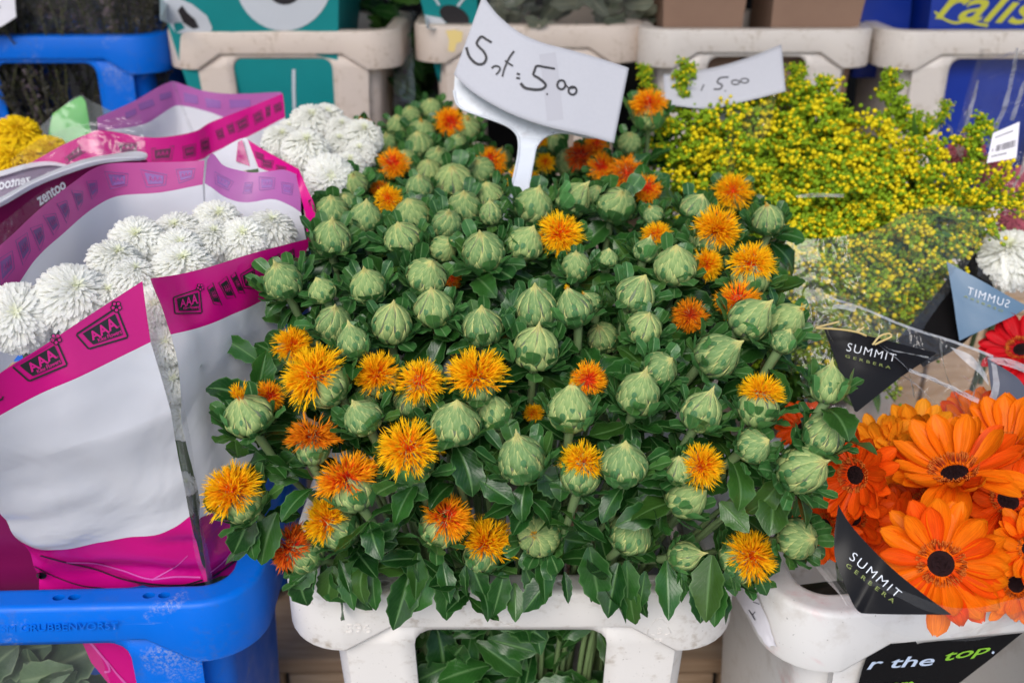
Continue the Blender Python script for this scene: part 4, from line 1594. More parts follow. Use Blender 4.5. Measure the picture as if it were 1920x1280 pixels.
for k in range(20):
    x0 = 560 + 800 * (k + R.uniform(0.1, 0.9)) / 20
    y0 = R.uniform(1035, 1082)
    HANG.append((x0, y0, x0 + R.uniform(-42, 42), y0 + R.uniform(44, 92), R.uniform(0.30, 0.46), 0.740 - 0.012 * R.random()))
for bx, by, tx, ty, w, Z in HANG:
    p, q = P(bx, by, Z), P(tx, ty, Z - 0.004)
    c, th, r = min(HEADS, key=lambda h: (h[0] - p).length)
    d = q - p
    F = frame(p, d, -ray(bx, by) + Vector((R.uniform(-0.5, 0.5), 0, R.uniform(-0.1, 0.5))), d.length * 1.12, d.length * 1.12 * w / 0.40 * R.uniform(0.9, 1.15))
    if not covers(F, None, 1.0, 0.7): obj('leaf', HANG_LEAF[R.randrange(4)], th, F)

# leaves on the lower stems, seen through the opening of the white bucket
front = sorted([h for h in HEADS if h[0].y < 0.16], key=lambda h: h[0].x)
for k in range(130):
    p = Vector((R.uniform(-0.11, 0.11), R.uniform(0.025, 0.085), R.uniform(-0.20, -0.035)))
    p.x *= 0.68
    c, th, r = min(front, key=lambda h: abs(h[0].x * 0.6 - p.x) + R.random() * 0.03)
    y = Vector((R.uniform(-1, 1), R.uniform(-0.7, 0.1), R.uniform(-0.6, 0.5)))
    obj('leaf', LOW_LEAF[R.randrange(6)], th, frame(p, y, (R.uniform(-0.6, 0.6), -0.8, R.uniform(0.1, 0.9)), R.uniform(0.034, 0.058)))
# leaves in the depth of the bunch, between the stems
for k in range(620):
    c, th, r = R.choice([h for h in HEADS if h[0].y > 0.0 and abs(h[0].x) < 0.19])
    p = c + Vector((R.uniform(-0.035, 0.035), R.uniform(-0.01, 0.04), R.uniform(-0.06, -0.018)))
    y = Vector((R.uniform(-1, 1), R.uniform(-1, 0.6), R.uniform(-0.3, 0.7)))
    F = frame(p, y, (R.uniform(-0.4, 0.4), -0.4, 0.9), R.uniform(0.024, 0.042))
    if not covers(F): obj('leaf', LOW_LEAF[R.randrange(6)], th, F)

# ---------------------------------------------------------------- white chrysanthemums
def mum(px, py, d, Z, label, group, lean=(0, 0.65), yellow=False, leaves=2, drop=0.20, meshes=None, cat='chrysanthemum'):
    c = P(px, py, Z)
    r = d / 2 * Z / FPX
    a = facing(px, py, *lean)
    ft = c + Vector((R.uniform(-0.01, 0.01), 0.01, -drop))
    th = thing('chrysanthemum', label, cat, ft, group)
    ms = meshes or (MUMS_Y if yellow else MUMS)
    obj('petals', R.choice(ms), th, axis_frame(c - a * r * 0.1, a, r * 1.02, R.uniform(0, 6.28)))
    m = MB()
    m.tube([p - ft for p in catmull([ft, (ft + c) / 2 - a * 0.01, c - a * r * 0.45], 7)], 0.0028, 6)
    obj('stem', m.mesh('stem', M['dark_stem']), th, Matrix.Translation(ft))
    for k in range(leaves):
        p = c - a * r * R.uniform(0.7, 1.5) - Vector((0, 0, R.uniform(0.0, 0.03)))
        y = Vector((R.uniform(-1, 1), R.uniform(-1, 1), R.uniform(-0.2, 0.5)))
        obj('leaf', R.choice(MUM_LEAF), th, frame(p, y, (0, -0.3, 1), R.uniform(0.03, 0.045)))
    return th


G1 = 'white chrysanthemums in the big magenta-banded sleeve'
for px, py, d, Z, lb in [
    (34, 596, 128, 0.72, 'white chrysanthemum at the left picture edge just above the magenta band'),
    (138, 560, 136, 0.735, 'large white chrysanthemum with green heart, second from the left in the sleeve'),
    (215, 492, 96, 0.77, 'white chrysanthemum at the left of the sleeve in front of the back panel'),
    (258, 456, 104, 0.80, 'domed white chrysanthemum highest on the left inside the big sleeve'),
    (332, 440, 92, 0.84, 'white chrysanthemum behind the domed one, against the back panel'),
    (338, 468, 84, 0.80, 'white chrysanthemum with green centre in the middle of the big sleeve'),
    (408, 418, 92, 0.86, 'rearmost white chrysanthemum in the big sleeve'),
    (506, 436, 96, 0.845, 'white chrysanthemum at the right end of the big sleeve'),
    (400, 452, 84, 0.82, 'white chrysanthemum below the rearmost one in the big sleeve'),
    (456, 452, 92, 0.825, 'white chrysanthemum left of the right end one in the big sleeve'),
    (345, 508, 116, 0.765, 'big white chrysanthemum behind the clear front edge of the sleeve'),
    (252, 522, 84, 0.75, 'white chrysanthemum behind the clear corner of the sleeve'),
    (430, 496, 104, 0.835, 'white chrysanthemum behind the right magenta band'),
    (205, 560, 90, 0.745, 'white chrysanthemum just above the left magenta band'),
    (292, 575, 82, 0.735, 'white chrysanthemum top one seen in the clear seam'),
    (312, 645, 78, 0.735, 'white chrysanthemum second one down in the clear seam'),
    (326, 715, 78, 0.745, 'white chrysanthemum third one down in the clear seam'),
    (345, 785, 74, 0.755, 'white chrysanthemum lowest full one in the clear seam'),
    (350, 905, 44, 0.79, 'small white chrysanthemum low in the clear seam beside dark leaves'),
]:
    mum(px, py, d, Z, lb, G1, (R.uniform(-0.2, 0.2), R.uniform(0.55, 0.8)) if py < 570 else (-0.1, 0.25), leaves=1 if py < 570 else 3, drop=0.10 if py > 560 else 0.18)
G2 = 'unwrapped white chrysanthemums behind the big sleeve'
for px, py, d, Z, lb in [
    (584, 232, 80, 1.08, 'white chrysanthemum topmost at left of the unwrapped group'),
    (612, 228, 72, 1.10, 'white chrysanthemum at the top of the unwrapped group beside the beige bucket'),
    (640, 244, 58, 1.07, 'white chrysanthemum right of the topmost one in the unwrapped group'),
    (680, 258, 74, 1.04, 'frilly white chrysanthemum at the right end of the unwrapped group'),
    (636, 272, 58, 1.03, 'flat white chrysanthemum in the middle of the unwrapped group'),
    (676, 290, 60, 1.01, 'frilly white chrysanthemum low right, beside the safflowers'),
    (574, 282, 86, 0.99, 'largest white chrysanthemum in the unwrapped group, near the magenta corner'),
    (528, 266, 70, 1.03, 'white chrysanthemum beside the magenta strip in the unwrapped group'),
    (618, 334, 88, 0.945, 'white chrysanthemum with a visible green eye facing the camera'),
    (655, 312, 62, 0.99, 'white chrysanthemum tucked behind the green-eyed one'),
    (600, 378, 50, 0.95, 'small white chrysanthemum peeping out below the green-eyed one'),
    (560, 345, 54, 0.97, 'white chrysanthemum half hidden by the sleeve corner'),
    (545, 245, 48, 1.08, 'dull white chrysanthemum at the back left of the unwrapped group'),
]:
    mum(px, py, d, Z, lb, G2, (R.uniform(-0.1, 0.2), 0.75) if py != 334 else (0.1, 0.15), leaves=3, drop=0.2)
G3 = 'yellow chrysanthemums at the left edge'
for px, py, d, Z, lb in [
    (34, 256, 84, 1.12, 'yellow chrysanthemum upper one at the left picture edge'),
    (92, 288, 74, 1.07, 'yellow chrysanthemum seen through film, right of the others at the left edge'),
    (20, 305, 76, 1.04, 'yellow chrysanthemum lower one at the left picture edge'),
    (62, 302, 66, 1.05, 'yellow chrysanthemum lower middle of the left edge group'),
]:
    mum(px, py, d, Z, lb, G3, (0.1, 0.7), True, leaves=2)

# ---------------------------------------------------------------- printed sleeves on the left


def logo(film_print, q, ink, back, small=False):
    """framed trapezoid mark with three letters, a line of script and a corner flower; q = BL, BR, TR, TL"""
    pr = Print('printed_logo', film_print.bvh, None)
    w = math.hypot(q[1][0] - q[0][0], q[1][1] - q[0][1])
    edge = [qmap(q, *t) for t in [(0.03, 0.0), (0.97, 0.0), (1, 0.05), (1, 0.95), (0.97, 1), (0.03, 1), (0, 0.95), (0, 0.05)]]
    pr.line(edge, max(1.6, w * 0.045), ink, 0.0005, closed=True)
    pr.fan([qmap(q, *t) for t in [(0.16, 0.15), (0.90, 0.13), (0.92, 0.5), (0.92, 0.86), (0.5, 0.86), (0.12, 0.86), (0.13, 0.5)]], ink, 0.0005)
    for k, u in enumerate((0.20, 0.42, 0.64)):
        v0 = 0.36 + 0.03 * k
        pr.text('A', subq(q, u, v0 - 0.02, u + 0.23, v0 + 0.40), back, 0.0010, bold=0.03)
    if not small:
        pr.text('Kiku Flowers', subq(q, 0.30, 0.18, 0.90, 0.34), back, 0.0010, bold=0.02, shear=0.2)
        pr.text('\u00ae', subq(q, 0.86, 0.40, 0.91, 0.47), back, 0.0010)
    cx, cy = qmap(q, 1.0, 1.04)
    rf = w * 0.085
    for k in range(5):
        a = 2 * math.pi * k / 5 + 0.3
        x, y = cx + rf * math.cos(a), cy + rf * math.sin(a)
        pr.fan([(x + rf * 0.78 * math.cos(t), y + rf * 0.78 * math.sin(t)) for t in [2 * math.pi * i / 10 for i in range(10)]], ink, 0.0007)
        pr.fan([(x + rf * 0.45 * math.cos(t), y + rf * 0.45 * math.sin(t)) for t in [2 * math.pi * i / 10 for i in range(10)]], back, 0.0012)
    pr.fan([(cx + rf * 0.4 * math.cos(t), cy + rf * 0.4 * math.sin(t)) for t in [2 * math.pi * i / 10 for i in range(10)]], ink, 0.0016)
    pr.done()


def ghost(film_print, q, ink, back, small=False):
    pr = Print('printed_logo', film_print.bvh, None)
    edge = [qmap(q, *t) for t in [(0.0, 0.0), (1, 0.0), (1, 1), (0, 1)]]
    pr.line(edge, 1.6, ink, 0.0005, closed=True)
    pr.fan([qmap(q, *t) for t in [(0.14, 0.15), (0.88, 0.13), (0.88, 0.5), (0.88, 0.86), (0.12, 0.86), (0.13, 0.5)]], ink, 0.0005)
    for u in (0.22, 0.42, 0.62):
        pr.text('A', subq(q, u, 0.34, u + 0.2, 0.70), back, 0.0009)
    pr.done()


sl = thing('flower_sleeve', 'big white plastic sleeve with magenta logo band, open at the top, in the blue bucket', 'flower sleeve', P(230, 1100, 0.80))
_, b_front = film('front_panel', [
    [(-110, 775, 0.625), (0, 697, 0.645), (60, 662, 0.655), (140, 610, 0.67), (266, 527, 0.70)],
    [(-100, 835, 0.64), (0, 776, 0.655), (75, 738, 0.665), (150, 706, 0.675), (283, 641, 0.705)],
    [(-40, 905, 0.68), (10, 890, 0.69), (120, 850, 0.69), (220, 820, 0.70), (322, 775, 0.718)],
    [(36, 1022, 0.765), (73, 1037, 0.765), (120, 1039, 0.765), (182, 1024, 0.765), (237, 1012, 0.765), (292, 1006, 0.765), (328, 990, 0.765), (356, 970, 0.765)],
    [(78, 1112, 0.812), (250, 1106, 0.812), (386, 1098, 0.805)]],
    ['film_magenta', 'film_white', 'film_white', 'film_magenta'], sl, n=90, sub=16, wr=0.0022, freq=13, seed=2, wr_low=4.0)
film('front_clear_edge', [[(-110, 700, 0.628), (0, 612, 0.648), (140, 522, 0.672), (230, 482, 0.692), (268, 486, 0.70)],
                          [(-110, 775, 0.625), (0, 697, 0.645), (60, 662, 0.655), (140, 610, 0.67), (266, 527, 0.70)]], ['cello_soft'], sl, seed=3)
_, b_side = film('side_panel', [
    [(285, 521, 0.70), (340, 513, 0.73), (390, 501, 0.75), (480, 473, 0.79), (584, 446, 0.84)],
    [(319, 627, 0.706), (380, 612, 0.735), (430, 593, 0.76), (490, 563, 0.80), (548, 530, 0.835)],
    [(345, 760, 0.722), (420, 735, 0.765), (520, 660, 0.82)],
    [(377, 975, 0.772), (420, 958, 0.79), (478, 932, 0.82)],
    [(398, 1098, 0.806), (440, 1086, 0.825), (490, 1056, 0.85)]],
    ['film_magenta', 'film_white', 'film_white', 'film_wine'], sl, n=60, sub=12, wr=0.003, freq=18, seed=5, wr_low=3.0)
film('side_clear_edge', [[(284, 492, 0.70), (400, 462, 0.752), (584, 424, 0.838)], [(285, 521, 0.70), (390, 501, 0.75), (480, 473, 0.79), (584, 446, 0.84)]], ['cello_soft'], sl, seed=6)
film('clear_seam', [
    [(262, 482, 0.699), (283, 641, 0.704), (322, 775, 0.717), (340, 870, 0.74), (356, 970, 0.764), (366, 1040, 0.785), (387, 1098, 0.804)],
    [(278, 500, 0.694), (304, 636, 0.699), (336, 768, 0.712), (356, 880, 0.735), (371, 975, 0.758), (382, 1030, 0.778), (393, 1098, 0.80)],
    [(286, 521, 0.70), (320, 627, 0.705), (346, 760, 0.721), (366, 880, 0.745), (378, 975, 0.771), (390, 1030, 0.785), (400, 1098, 0.805)]],
    ['cello'], sl, n=44, sub=3, wr=0.0006, seed=7)
_, b_back = film('back_panel', [
    [(-110, 540, 0.69), (0, 461, 0.72), (55, 410, 0.75), (94, 375, 0.78), (140, 340, 0.81), (175, 317, 0.84), (205, 307, 0.86), (271, 305, 0.875), (340, 304, 0.885), (384, 301, 0.888)],
    [(-110, 650, 0.70), (0, 575, 0.73), (69, 487, 0.765), (140, 419, 0.82), (190, 381, 0.85), (225, 367, 0.868), (300, 361, 0.88), (380, 346, 0.89)],
    [(-110, 780, 0.76), (0, 700, 0.79), (90, 600, 0.83), (200, 540, 0.87), (300, 500, 0.90), (386, 480, 0.90)]],
    ['film_pink', 'film_inner'], sl, n=70, sub=9, wr=0.0022, freq=11, seed=9)
_, b_back2 = film('back_panel', [
    [(388, 300, 0.888), (398, 288, 0.89), (419, 310, 0.895), (450, 320, 0.90), (474, 324, 0.902), (505, 321, 0.90), (532, 318, 0.895), (562, 330, 0.885)],
    [(384, 344, 0.89), (400, 354, 0.893), (419, 368, 0.898), (445, 378, 0.90), (468, 379, 0.90), (510, 373, 0.895), (540, 384, 0.888), (562, 398, 0.88)],
    [(388, 480, 0.90), (470, 470, 0.90), (578, 470, 0.88)]],
    ['film_lilac', 'film_inner'], sl, n=50, sub=9, wr=0.0018, freq=13, seed=11)
film('corner_strip', [[(560, 316, 0.885), (572, 345, 0.88), (592, 394, 0.87), (584, 425, 0.86), (592, 452, 0.845)],
                      [(556, 330, 0.88), (563, 365, 0.878), (572, 400, 0.868), (574, 425, 0.858), (578, 452, 0.84)]], ['film_magenta'], sl, n=24, sub=3, wr=0.001, seed=12)

pr = Print('front_print', b_front, sl)
logo(pr, [(54, 714), (126, 684), (105, 631 + 6), (22, 686)], M['ink'], M['ink_magenta'])
logo(pr, [(166, 654), (240, 632), (218, 577), (142, 627)], M['ink'], M['ink_magenta'])
logo(pr, [(-62, 776), (6, 746), (-14, 690), (-100, 742)], M['ink'], M['ink_magenta'])
pr.line([(76, 1040), (120, 1052), (180, 1066), (230, 1084), (290, 1094), (345, 1095), (380, 1086)], (2.2, 3.4), M['ink'])
pr.line([(64, 1060), (100, 1078), (150, 1096), (200, 1102)], (1.6, 2.4), M['ink'])
pr.line([(125, 1053), (180, 1055), (230, 1068), (280, 1084), (330, 1080), (376, 1081)], (2.0, 3.2), M['ink_pinkline'])
pr.line([(285, 1086), (330, 1060), (352, 1040)], (3.0, 1.0), M['ink_pinkline'])
pr.fan([(78 + 10 * math.cos(t) * 1.0, 1078 + 7 * math.sin(t)) for t in [2 * math.pi * k / 14 for k in range(14)]], M['ink'])
pr.done()
pr = Print('side_print', b_side, sl)
logo(pr, [(327, 588), (378, 587), (374, 541), (324, 558)], M['ink'], M['ink_magenta'])
ghost(pr, [(400, 570), (415, 572), (398, 530), (388, 540)], M['ink'], M['ink_magenta'])
ghost(pr, [(424, 559), (441, 558), (424, 518), (409, 531)], M['ink'], M['ink_magenta'])
ghost(pr, [(447, 549), (458, 550), (440, 510), (432, 518)], M['ink'], M['ink_magenta'])
logo(pr, [(456, 540), (482, 541), (474, 500), (450, 515)], M['ink'], M['ink_magenta'], True)
logo(pr, [(508, 498), (526, 494), (522, 478), (505, 484)], M['ink'], M['ink_magenta'], True)
logo(pr, [(538, 488), (552, 484), (549, 468), (535, 475)], M['ink'], M['ink_magenta'], True)
pr.line([(394, 1072), (420, 1050), (452, 1010), (470, 980)], (2.0, 2.6), M['ink_pinkline'])
pr.line([(398, 1080), (430, 1058), (462, 1032)], (3.0, 3.0), M['ink'])
pr.done()
pr = Print('back_print', b_back, sl)
for q in [[(0, 536), (26, 503), (22, 470), (-4, 486)], [(42, 497), (56, 470), (50, 436), (28, 451)], [(74, 470), (82, 446), (78, 420), (56, 428)], [(100, 441), (110, 423), (103, 400), (80, 404)],
          [(124, 418), (129, 395), (124, 376), (106, 382)], [(146, 394), (154, 378), (154, 359), (133, 357)], [(172, 374), (182, 359), (180, 339), (161, 340)],
          [(206, 354), (238, 347), (240, 326), (195, 322)], [(275, 351), (310, 347), (313, 328), (263, 318)], [(336, 344), (362, 334), (366, 316), (330, 318)]]:
    ghost(pr, q, M['ink_lilac'], M['film_pink'])
pr.done()
pr = Print('back_print', b_back2, sl)
for q in [[(404, 345), (428, 357), (438, 341), (402, 322)], [(456, 363), (471, 362), (474, 342), (460, 343)], [(487, 357), (514, 354), (516, 334), (486, 332)], [(530, 362), (548, 366), (550, 345), (528, 342)]]:
    ghost(pr, q, M['ink_lilac'], M['film_lilac'])
pr.done()
# the foot of the sleeve, seen through the opening of the blue bucket
yb = 0.034
_, b_foot = film('sleeve_foot', [[on_y(150, 1190, yb), on_y(230, 1190, yb - 0.004), on_y(330, 1190, yb)], [on_y(172, 1240, yb), on_y(240, 1240, yb - 0.004), on_y(335, 1240, yb)],
                                 [on_y(230, 1310, yb), on_y(280, 1310, yb - 0.003), on_y(345, 1310, yb)]], ['film_magenta'], sl, n=24, sub=6, wr=0.003, seed=14)
pr = Print('foot_print', b_foot, sl)
pr.line([(170, 1203), (186, 1222), (200, 1240), (206, 1256), (196, 1258)], 4.0, M['ink_pinkline'])
pr.line([(200, 1236), (220, 1262), (240, 1284)], (1.5, 5), M['ink_pinkline'])
pr.done()
for k in range(26):
    px, py = R.uniform(-90, 150), R.uniform(1195, 1300)
    p = on_y(px, py, R.uniform(0.035, 0.07))
    obj('leaf', R.choice(MUM_LEAF), sl, frame(p, (R.uniform(-1, 1), R.uniform(-0.4, 0.2), R.uniform(-0.8, 0.6)), (R.uniform(-0.3, 0.3), -1, 0.5), R.uniform(0.045, 0.07)))
for k in range(34):
    px, py = R.uniform(325, 405), R.uniform(800, 1095)
    p = P(px, py, R.uniform(0.815, 0.85))
    obj('leaf', R.choice(MUM_LEAF), sl, frame(p, (R.uniform(-1, 1), 0.2, R.uniform(-0.8, 0.6)), (R.uniform(-0.3, 0.3), -1, 0.5), R.uniform(0.04, 0.06)))
film('clear_foot', [[on_y(-60, 1190, 0.022), on_y(60, 1188, 0.020), on_y(170, 1190, 0.022)], [on_y(-60, 1300, 0.022), on_y(90, 1300, 0.02), on_y(215, 1300, 0.024)]], ['cello'], sl, n=20, sub=6, wr=0.003, seed=15)

w_ = thing('flower_sleeve', 'dark wine-red sleeve behind the lower left corner of the big white sleeve', 'flower sleeve', P(-40, 1100, 0.85))
film('panel', [[(-180, 840, 0.78), (12, 880, 0.78)], [(-180, 1020, 0.80), (50, 1022, 0.81)], [(-180, 1112, 0.83), (96, 1116, 0.835)]], ['film_plum'], w_, n=20, sub=6, wr=0.003, seed=16)

s2 = thing('flower_sleeve', 'magenta-banded white sleeve standing behind the big one, folded open', 'flower sleeve', P(330, 420, 1.08))
_, b2f = film('front_band', [
    [(50, 310, 1.0), (118, 272, 1.01), (171, 249, 1.02), (182, 245, 1.02), (219, 248, 1.03), (271, 258, 1.04), (310, 258, 1.05), (365, 247, 1.07), (390, 232, 1.085), (440, 212, 1.10), (530, 176, 1.13)],
    [(50, 340, 1.0), (118, 318, 1.01), (171, 300, 1.02), (190, 296, 1.02), (225, 302, 1.03), (271, 312, 1.04), (320, 312, 1.05), (376, 300, 1.07), (398, 287, 1.085), (446, 266, 1.10), (535, 220, 1.13)],
    [(50, 480, 1.02), (190, 470, 1.04), (320, 440, 1.06), (446, 330, 1.10), (538, 260, 1.13)]],
    ['film_magenta', 'film_white'], s2, n=60, sub=7, wr=0.0025, freq=14, seed=21)
_, b2b = film('back_band', [
    [(182, 222, 1.08), (250, 190, 1.13), (322, 153, 1.19), (345, 160, 1.195), (380, 170, 1.195), (437, 176, 1.19), (530, 174, 1.145)],
    [(184, 246, 1.06), (270, 233, 1.12), (328, 199, 1.18), (350, 200, 1.185), (390, 209, 1.185), (434, 220, 1.17), (530, 180, 1.145)],
    [(190, 330, 1.08), (328, 330, 1.16), (520, 260, 1.15)]], ['film_lilac', 'film_inner'], s2, n=50, sub=6, wr=0.002, seed=22)
film('fold_edge', [[(320, 150, 1.175), (346, 220, 1.12), (358, 250, 1.09)], [(327, 153, 1.175), (352, 218, 1.12), (366, 250, 1.09)]], ['cello_hazy'], s2, n=12, sub=2, wr=0.0, seed=23)
pr = Print('front_print', b2f, s2)
for q in [[(124, 306), (160, 285), (152, 272), (122, 297)], [(220, 288), (262, 286), (262, 268), (216, 270)], [(286, 302), (321, 299), (326, 274), (284, 279)], [(345, 297), (366, 292), (366, 270), (342, 276)],
          [(378, 287), (392, 280), (390, 258), (376, 264)], [(410, 262), (420, 258), (416, 240), (404, 246)], [(430, 252), (440, 248), (436, 230), (425, 236)], [(446, 248), (466, 236), (463, 217), (441, 230)], [(478, 234), (494, 224), (490, 206), (474, 216)], [(500, 222), (506, 218), (505, 196), (498, 200)], [(516, 212), (528, 206), (526, 192), (512, 198)]]:
    ghost(pr, q, M['ink_grape'], M['ink_magenta'])
pr.done()
pr = Print('back_print', b2b, s2)
for q in [[(236, 224), (256, 214), (254, 204), (234, 212)], [(262, 208), (290, 198), (286, 186), (258, 196)], [(300, 190), (322, 182), (320, 172), (298, 178)], [(346, 192), (372, 196), (370, 180), (344, 174)], [(388, 202), (414, 204), (414, 190), (384, 184)], [(432, 204), (470, 200), (470, 188), (430, 188)]]:
    pr.fan([qmap(q, *t) for t in [(0, 0), (0.5, 0), (1, 0), (1, 0.5), (1, 1), (0.5, 1), (0, 1), (0, 0.5)]], M['ink_lilac'])
pr.done()

s3 = thing('flower_sleeve', 'white and magenta sleeve edge in front of the unwrapped white chrysanthemums', 'flower sleeve', P(510, 400, 0.97))
_, b3 = film('front_band', [[(464, 262, 0.985), (500, 284, 0.97), (540, 306, 0.955), (560, 317, 0.945)], [(484, 314, 0.975), (505, 322, 0.965), (538, 332, 0.95), (560, 340, 0.94)], [(490, 400, 0.98), (560, 420, 0.95)]],
             ['film_magenta', 'film_white'], s3, n=24, sub=5, wr=0.0012, seed=25)
film('fold', [[(398, 289, 0.99), (446, 263, 0.99), (462, 258, 0.99)], [(420, 312, 0.98), (450, 320, 0.98), (490, 316, 0.98)]], ['film_inner'], s3, n=16, sub=4, wr=0.001, seed=26)
film('fold', [[(446, 266, 0.985), (454, 262, 0.985)], [(442, 302, 0.98), (469, 312, 0.98)]], ['film_wine'], s3, n=8, sub=4, wr=0.001, seed=27)
film('back_edge', [[(560, 222, 1.14), (600, 204, 1.15), (625, 206, 1.15), (652, 228, 1.14)], [(560, 262, 1.14), (652, 262, 1.14)]], ['film_lilac'], s3, n=16, sub=4, wr=0.001, seed=28)
pr = Print('front_print', b3, s3)
for q in [[(482, 296), (496, 302), (494, 290), (478, 284)], [(492, 312), (510, 316), (514, 302), (490, 300)], [(520, 322), (538, 328), (536, 314), (518, 310)]]:
    ghost(pr, q, M['ink_grape'], M['ink_magenta'])
pr.done()

s4 = thing('flower_sleeve', 'plum sleeve with white hem and white lettering at the left edge', 'flower sleeve', P(60, 430, 0.98))
_, b4 = film('panel', [[(-80, 420, 0.90), (0, 386, 0.92), (66, 349, 0.935), (131, 323, 0.95), (186, 306, 0.965), (240, 300, 0.975), (276, 300, 0.985)], [(-80, 620, 0.93), (0, 560, 0.95), (90, 480, 0.97), (180, 400, 0.985), (276, 340, 1.0)]], ['film_plum'], s4, n=40, sub=8, wr=0.002, seed=31)
film('hem', [[(-80, 405, 0.905), (0, 371, 0.92), (55, 340, 0.935), (109, 316, 0.95), (162, 298, 0.965), (219, 288, 0.98), (262, 283, 0.99), (275, 288, 0.99)],
             [(-80, 413, 0.893), (0, 379, 0.908), (60, 345, 0.923), (120, 320, 0.938), (174, 303, 0.953), (230, 296, 0.968), (272, 296, 0.98), (278, 294, 0.99)],
             [(-80, 422, 0.90), (0, 388, 0.915), (66, 351, 0.93), (131, 325, 0.945), (186, 308, 0.96), (240, 302, 0.973), (270, 302, 0.985), (275, 298, 0.99)]], ['film_white'], s4, n=40, sub=4, wr=0.0006, seed=32)
pr = Print('lettering', b4, s4)
pr.text('zentoo', [(74, 386), (124, 352), (118, 336), (66, 368)], M['print_grey'], 0.0012, bold=0.02)
pr.done()
film('clear_layer', [[(-40, 455, 0.90), (30, 396, 0.915), (90, 350, 0.935)], [(-40, 520, 0.90), (60, 470, 0.93), (160, 380, 0.96)]], ['cello_hazy'], s4, n=20, sub=5, wr=0.001, seed=33)

s5 = thing('flower_sleeve', 'mauve sleeve lining with reversed lettering, behind the white hem at left', 'flower sleeve', P(20, 400, 1.02))
_, b5 = film('panel', [[(-80, 345, 0.98), (0, 328, 0.99), (55, 312, 1.0), (95, 308, 1.005), (130, 314, 1.01)], [(-80, 440, 0.97), (0, 400, 0.98), (130, 340, 1.0)]], ['film_mauve'], s5, n=30, sub=6, wr=0.001, seed=34)
film('hem', [[(-80, 338, 0.975), (0, 321, 0.985), (55, 306, 0.995), (95, 303, 1.0), (130, 310, 1.005)], [(-80, 348, 0.975), (0, 331, 0.985), (55, 315, 0.995), (95, 310, 1.0), (130, 315, 1.005)]], ['film_inner'], s5, n=30, sub=2, wr=0.0003, seed=35)
pr = Print('lettering', b5, s5)
pr.text('zentoo', [(58, 344), (-2, 358), (-2, 340), (58, 330)], M['sticker_grey'], 0.0012, bold=0.02)
pr.done()

s6 = thing('film_wrap', 'green tinted clear film standing behind the yellow chrysanthemums', 'film wrap', P(140, 300, 1.2))
film('film_sheet', [[(62, 252, 1.18), (110, 208, 1.18), (150, 178, 1.19), (175, 192, 1.2), (225, 216, 1.2)], [(80, 330, 1.16), (150, 330, 1.17), (240, 300, 1.18)]], ['cello_green'], s6, n=24, sub=8, wr=0.004, seed=36)
film('inner_sheet', [[(98, 214, 1.2), (150, 180, 1.21), (160, 190, 1.21)], [(80, 320, 1.19), (150, 320, 1.2), (180, 310, 1.2)]], [plain('leaf_green_film', (0.12, 0.42, 0.06), 0.4)], s6, n=14, sub=6, wr=0.004, seed=37)
s7 = thing('film_wrap', 'clear film over the yellow chrysanthemums, with a crease at its right edge', 'film wrap', P(150, 400, 1.0))
film('film_sheet', [[(20, 300, 1.0), (90, 255, 1.0), (170, 232, 1.0), (264, 215, 1.01)], [(40, 360, 0.98), (150, 330, 0.985), (276, 300, 1.0)]], ['cello_hazy'], s7, n=24, sub=6, wr=0.003, seed=38)
film('crease', [[(164, 228, 0.995), (185, 290, 0.995)], [(174, 226, 0.995), (202, 296, 0.99)]], ['cello_hazy'], s7, n=8, sub=2, wr=0.0, seed=39)

# ---------------------------------------------------------------- price cards on plastic forks
sg = thing('price_sign', 'price card reading 5 st: 5.00 taped to a white plastic fork among the safflowers', 'price sign', P(935, 450, 0.955))
card_o, b_card = film('card', [[(905, -8, 0.955), (935, 30, 0.950), (975, 62, 0.945), (1015, 80, 0.945), (1060, 92, 0.948), (1118, 108, 0.952), (1179, 128, 0.957)],
                               [(851, 140, 0.945), (885, 172, 0.942), (950, 210, 0.938), (1010, 233, 0.938), (1060, 246, 0.940), (1105, 256, 0.944), (1151, 269, 0.948)]], ['card'], sg, n=50, sub=14, wr=0.0004, seed=41)
so = card_o.modifiers.new('thickness', 'SOLIDIFY')
so.thickness = 0.0008
so.offset = 0
pr = Print('handwriting', b_card, sg)
pr.line([(1026, 101), (1033, 150), (1041, 226)], 31, M['card_fold'], 0.0006, smooth=True)
mk = M['marker']
for pts, w in [([(922, 81), (912, 75), (903, 70), (897, 76), (894, 83), (900, 91), (907, 98), (912, 109), (908, 119), (900, 122), (891, 119), (880, 107), (874.5, 90)], (3.6, 4.4)),
               ([(922, 129), (928, 125), (935, 126), (938, 130), (935, 136), (930, 141)], (3.2, 2.6)),
               ([(964, 97), (956, 108), (950, 120), (945, 133), (942, 145)], (3.4, 2.8)), ([(947, 115), (954, 120), (962, 125)], (3.2, 2.6)),
               ([(969, 139), (975, 141)], (3.4, 3.0)), ([(968, 147), (975, 148)], (3.4, 3.0)),
               ([(1040, 130), (1022, 127), (1006, 125), (1002, 133), (1000, 141), (1009, 147), (1018, 154), (1023, 161), (1018, 167), (1008, 169), (994, 168), (983, 165), (976, 157)], (3.2, 4.6))]:
    pr.line(pts, (w[0] * 1.2, w[1] * 1.2), mk, 0.0012)
pr.fan([(1025.5 + 2 * math.cos(t), 177.5 + 2 * math.sin(t)) for t in [2 * math.pi * k / 8 for k in range(8)]], mk, 0.0012)
for cx, cy, rx, ry in ((1052, 160, 7.5, 8.5), (1073, 171, 7.5, 7.5)):
    pr.line([(cx + rx * math.cos(t), cy + ry * math.sin(t)) for t in [2 * math.pi * k / 20 for k in range(20)]], 4.0, mk, 0.0012, closed=True)
pr.line([(1058, 156), (1066, 166), (1080, 165)], 2.6, mk, 0.0012)
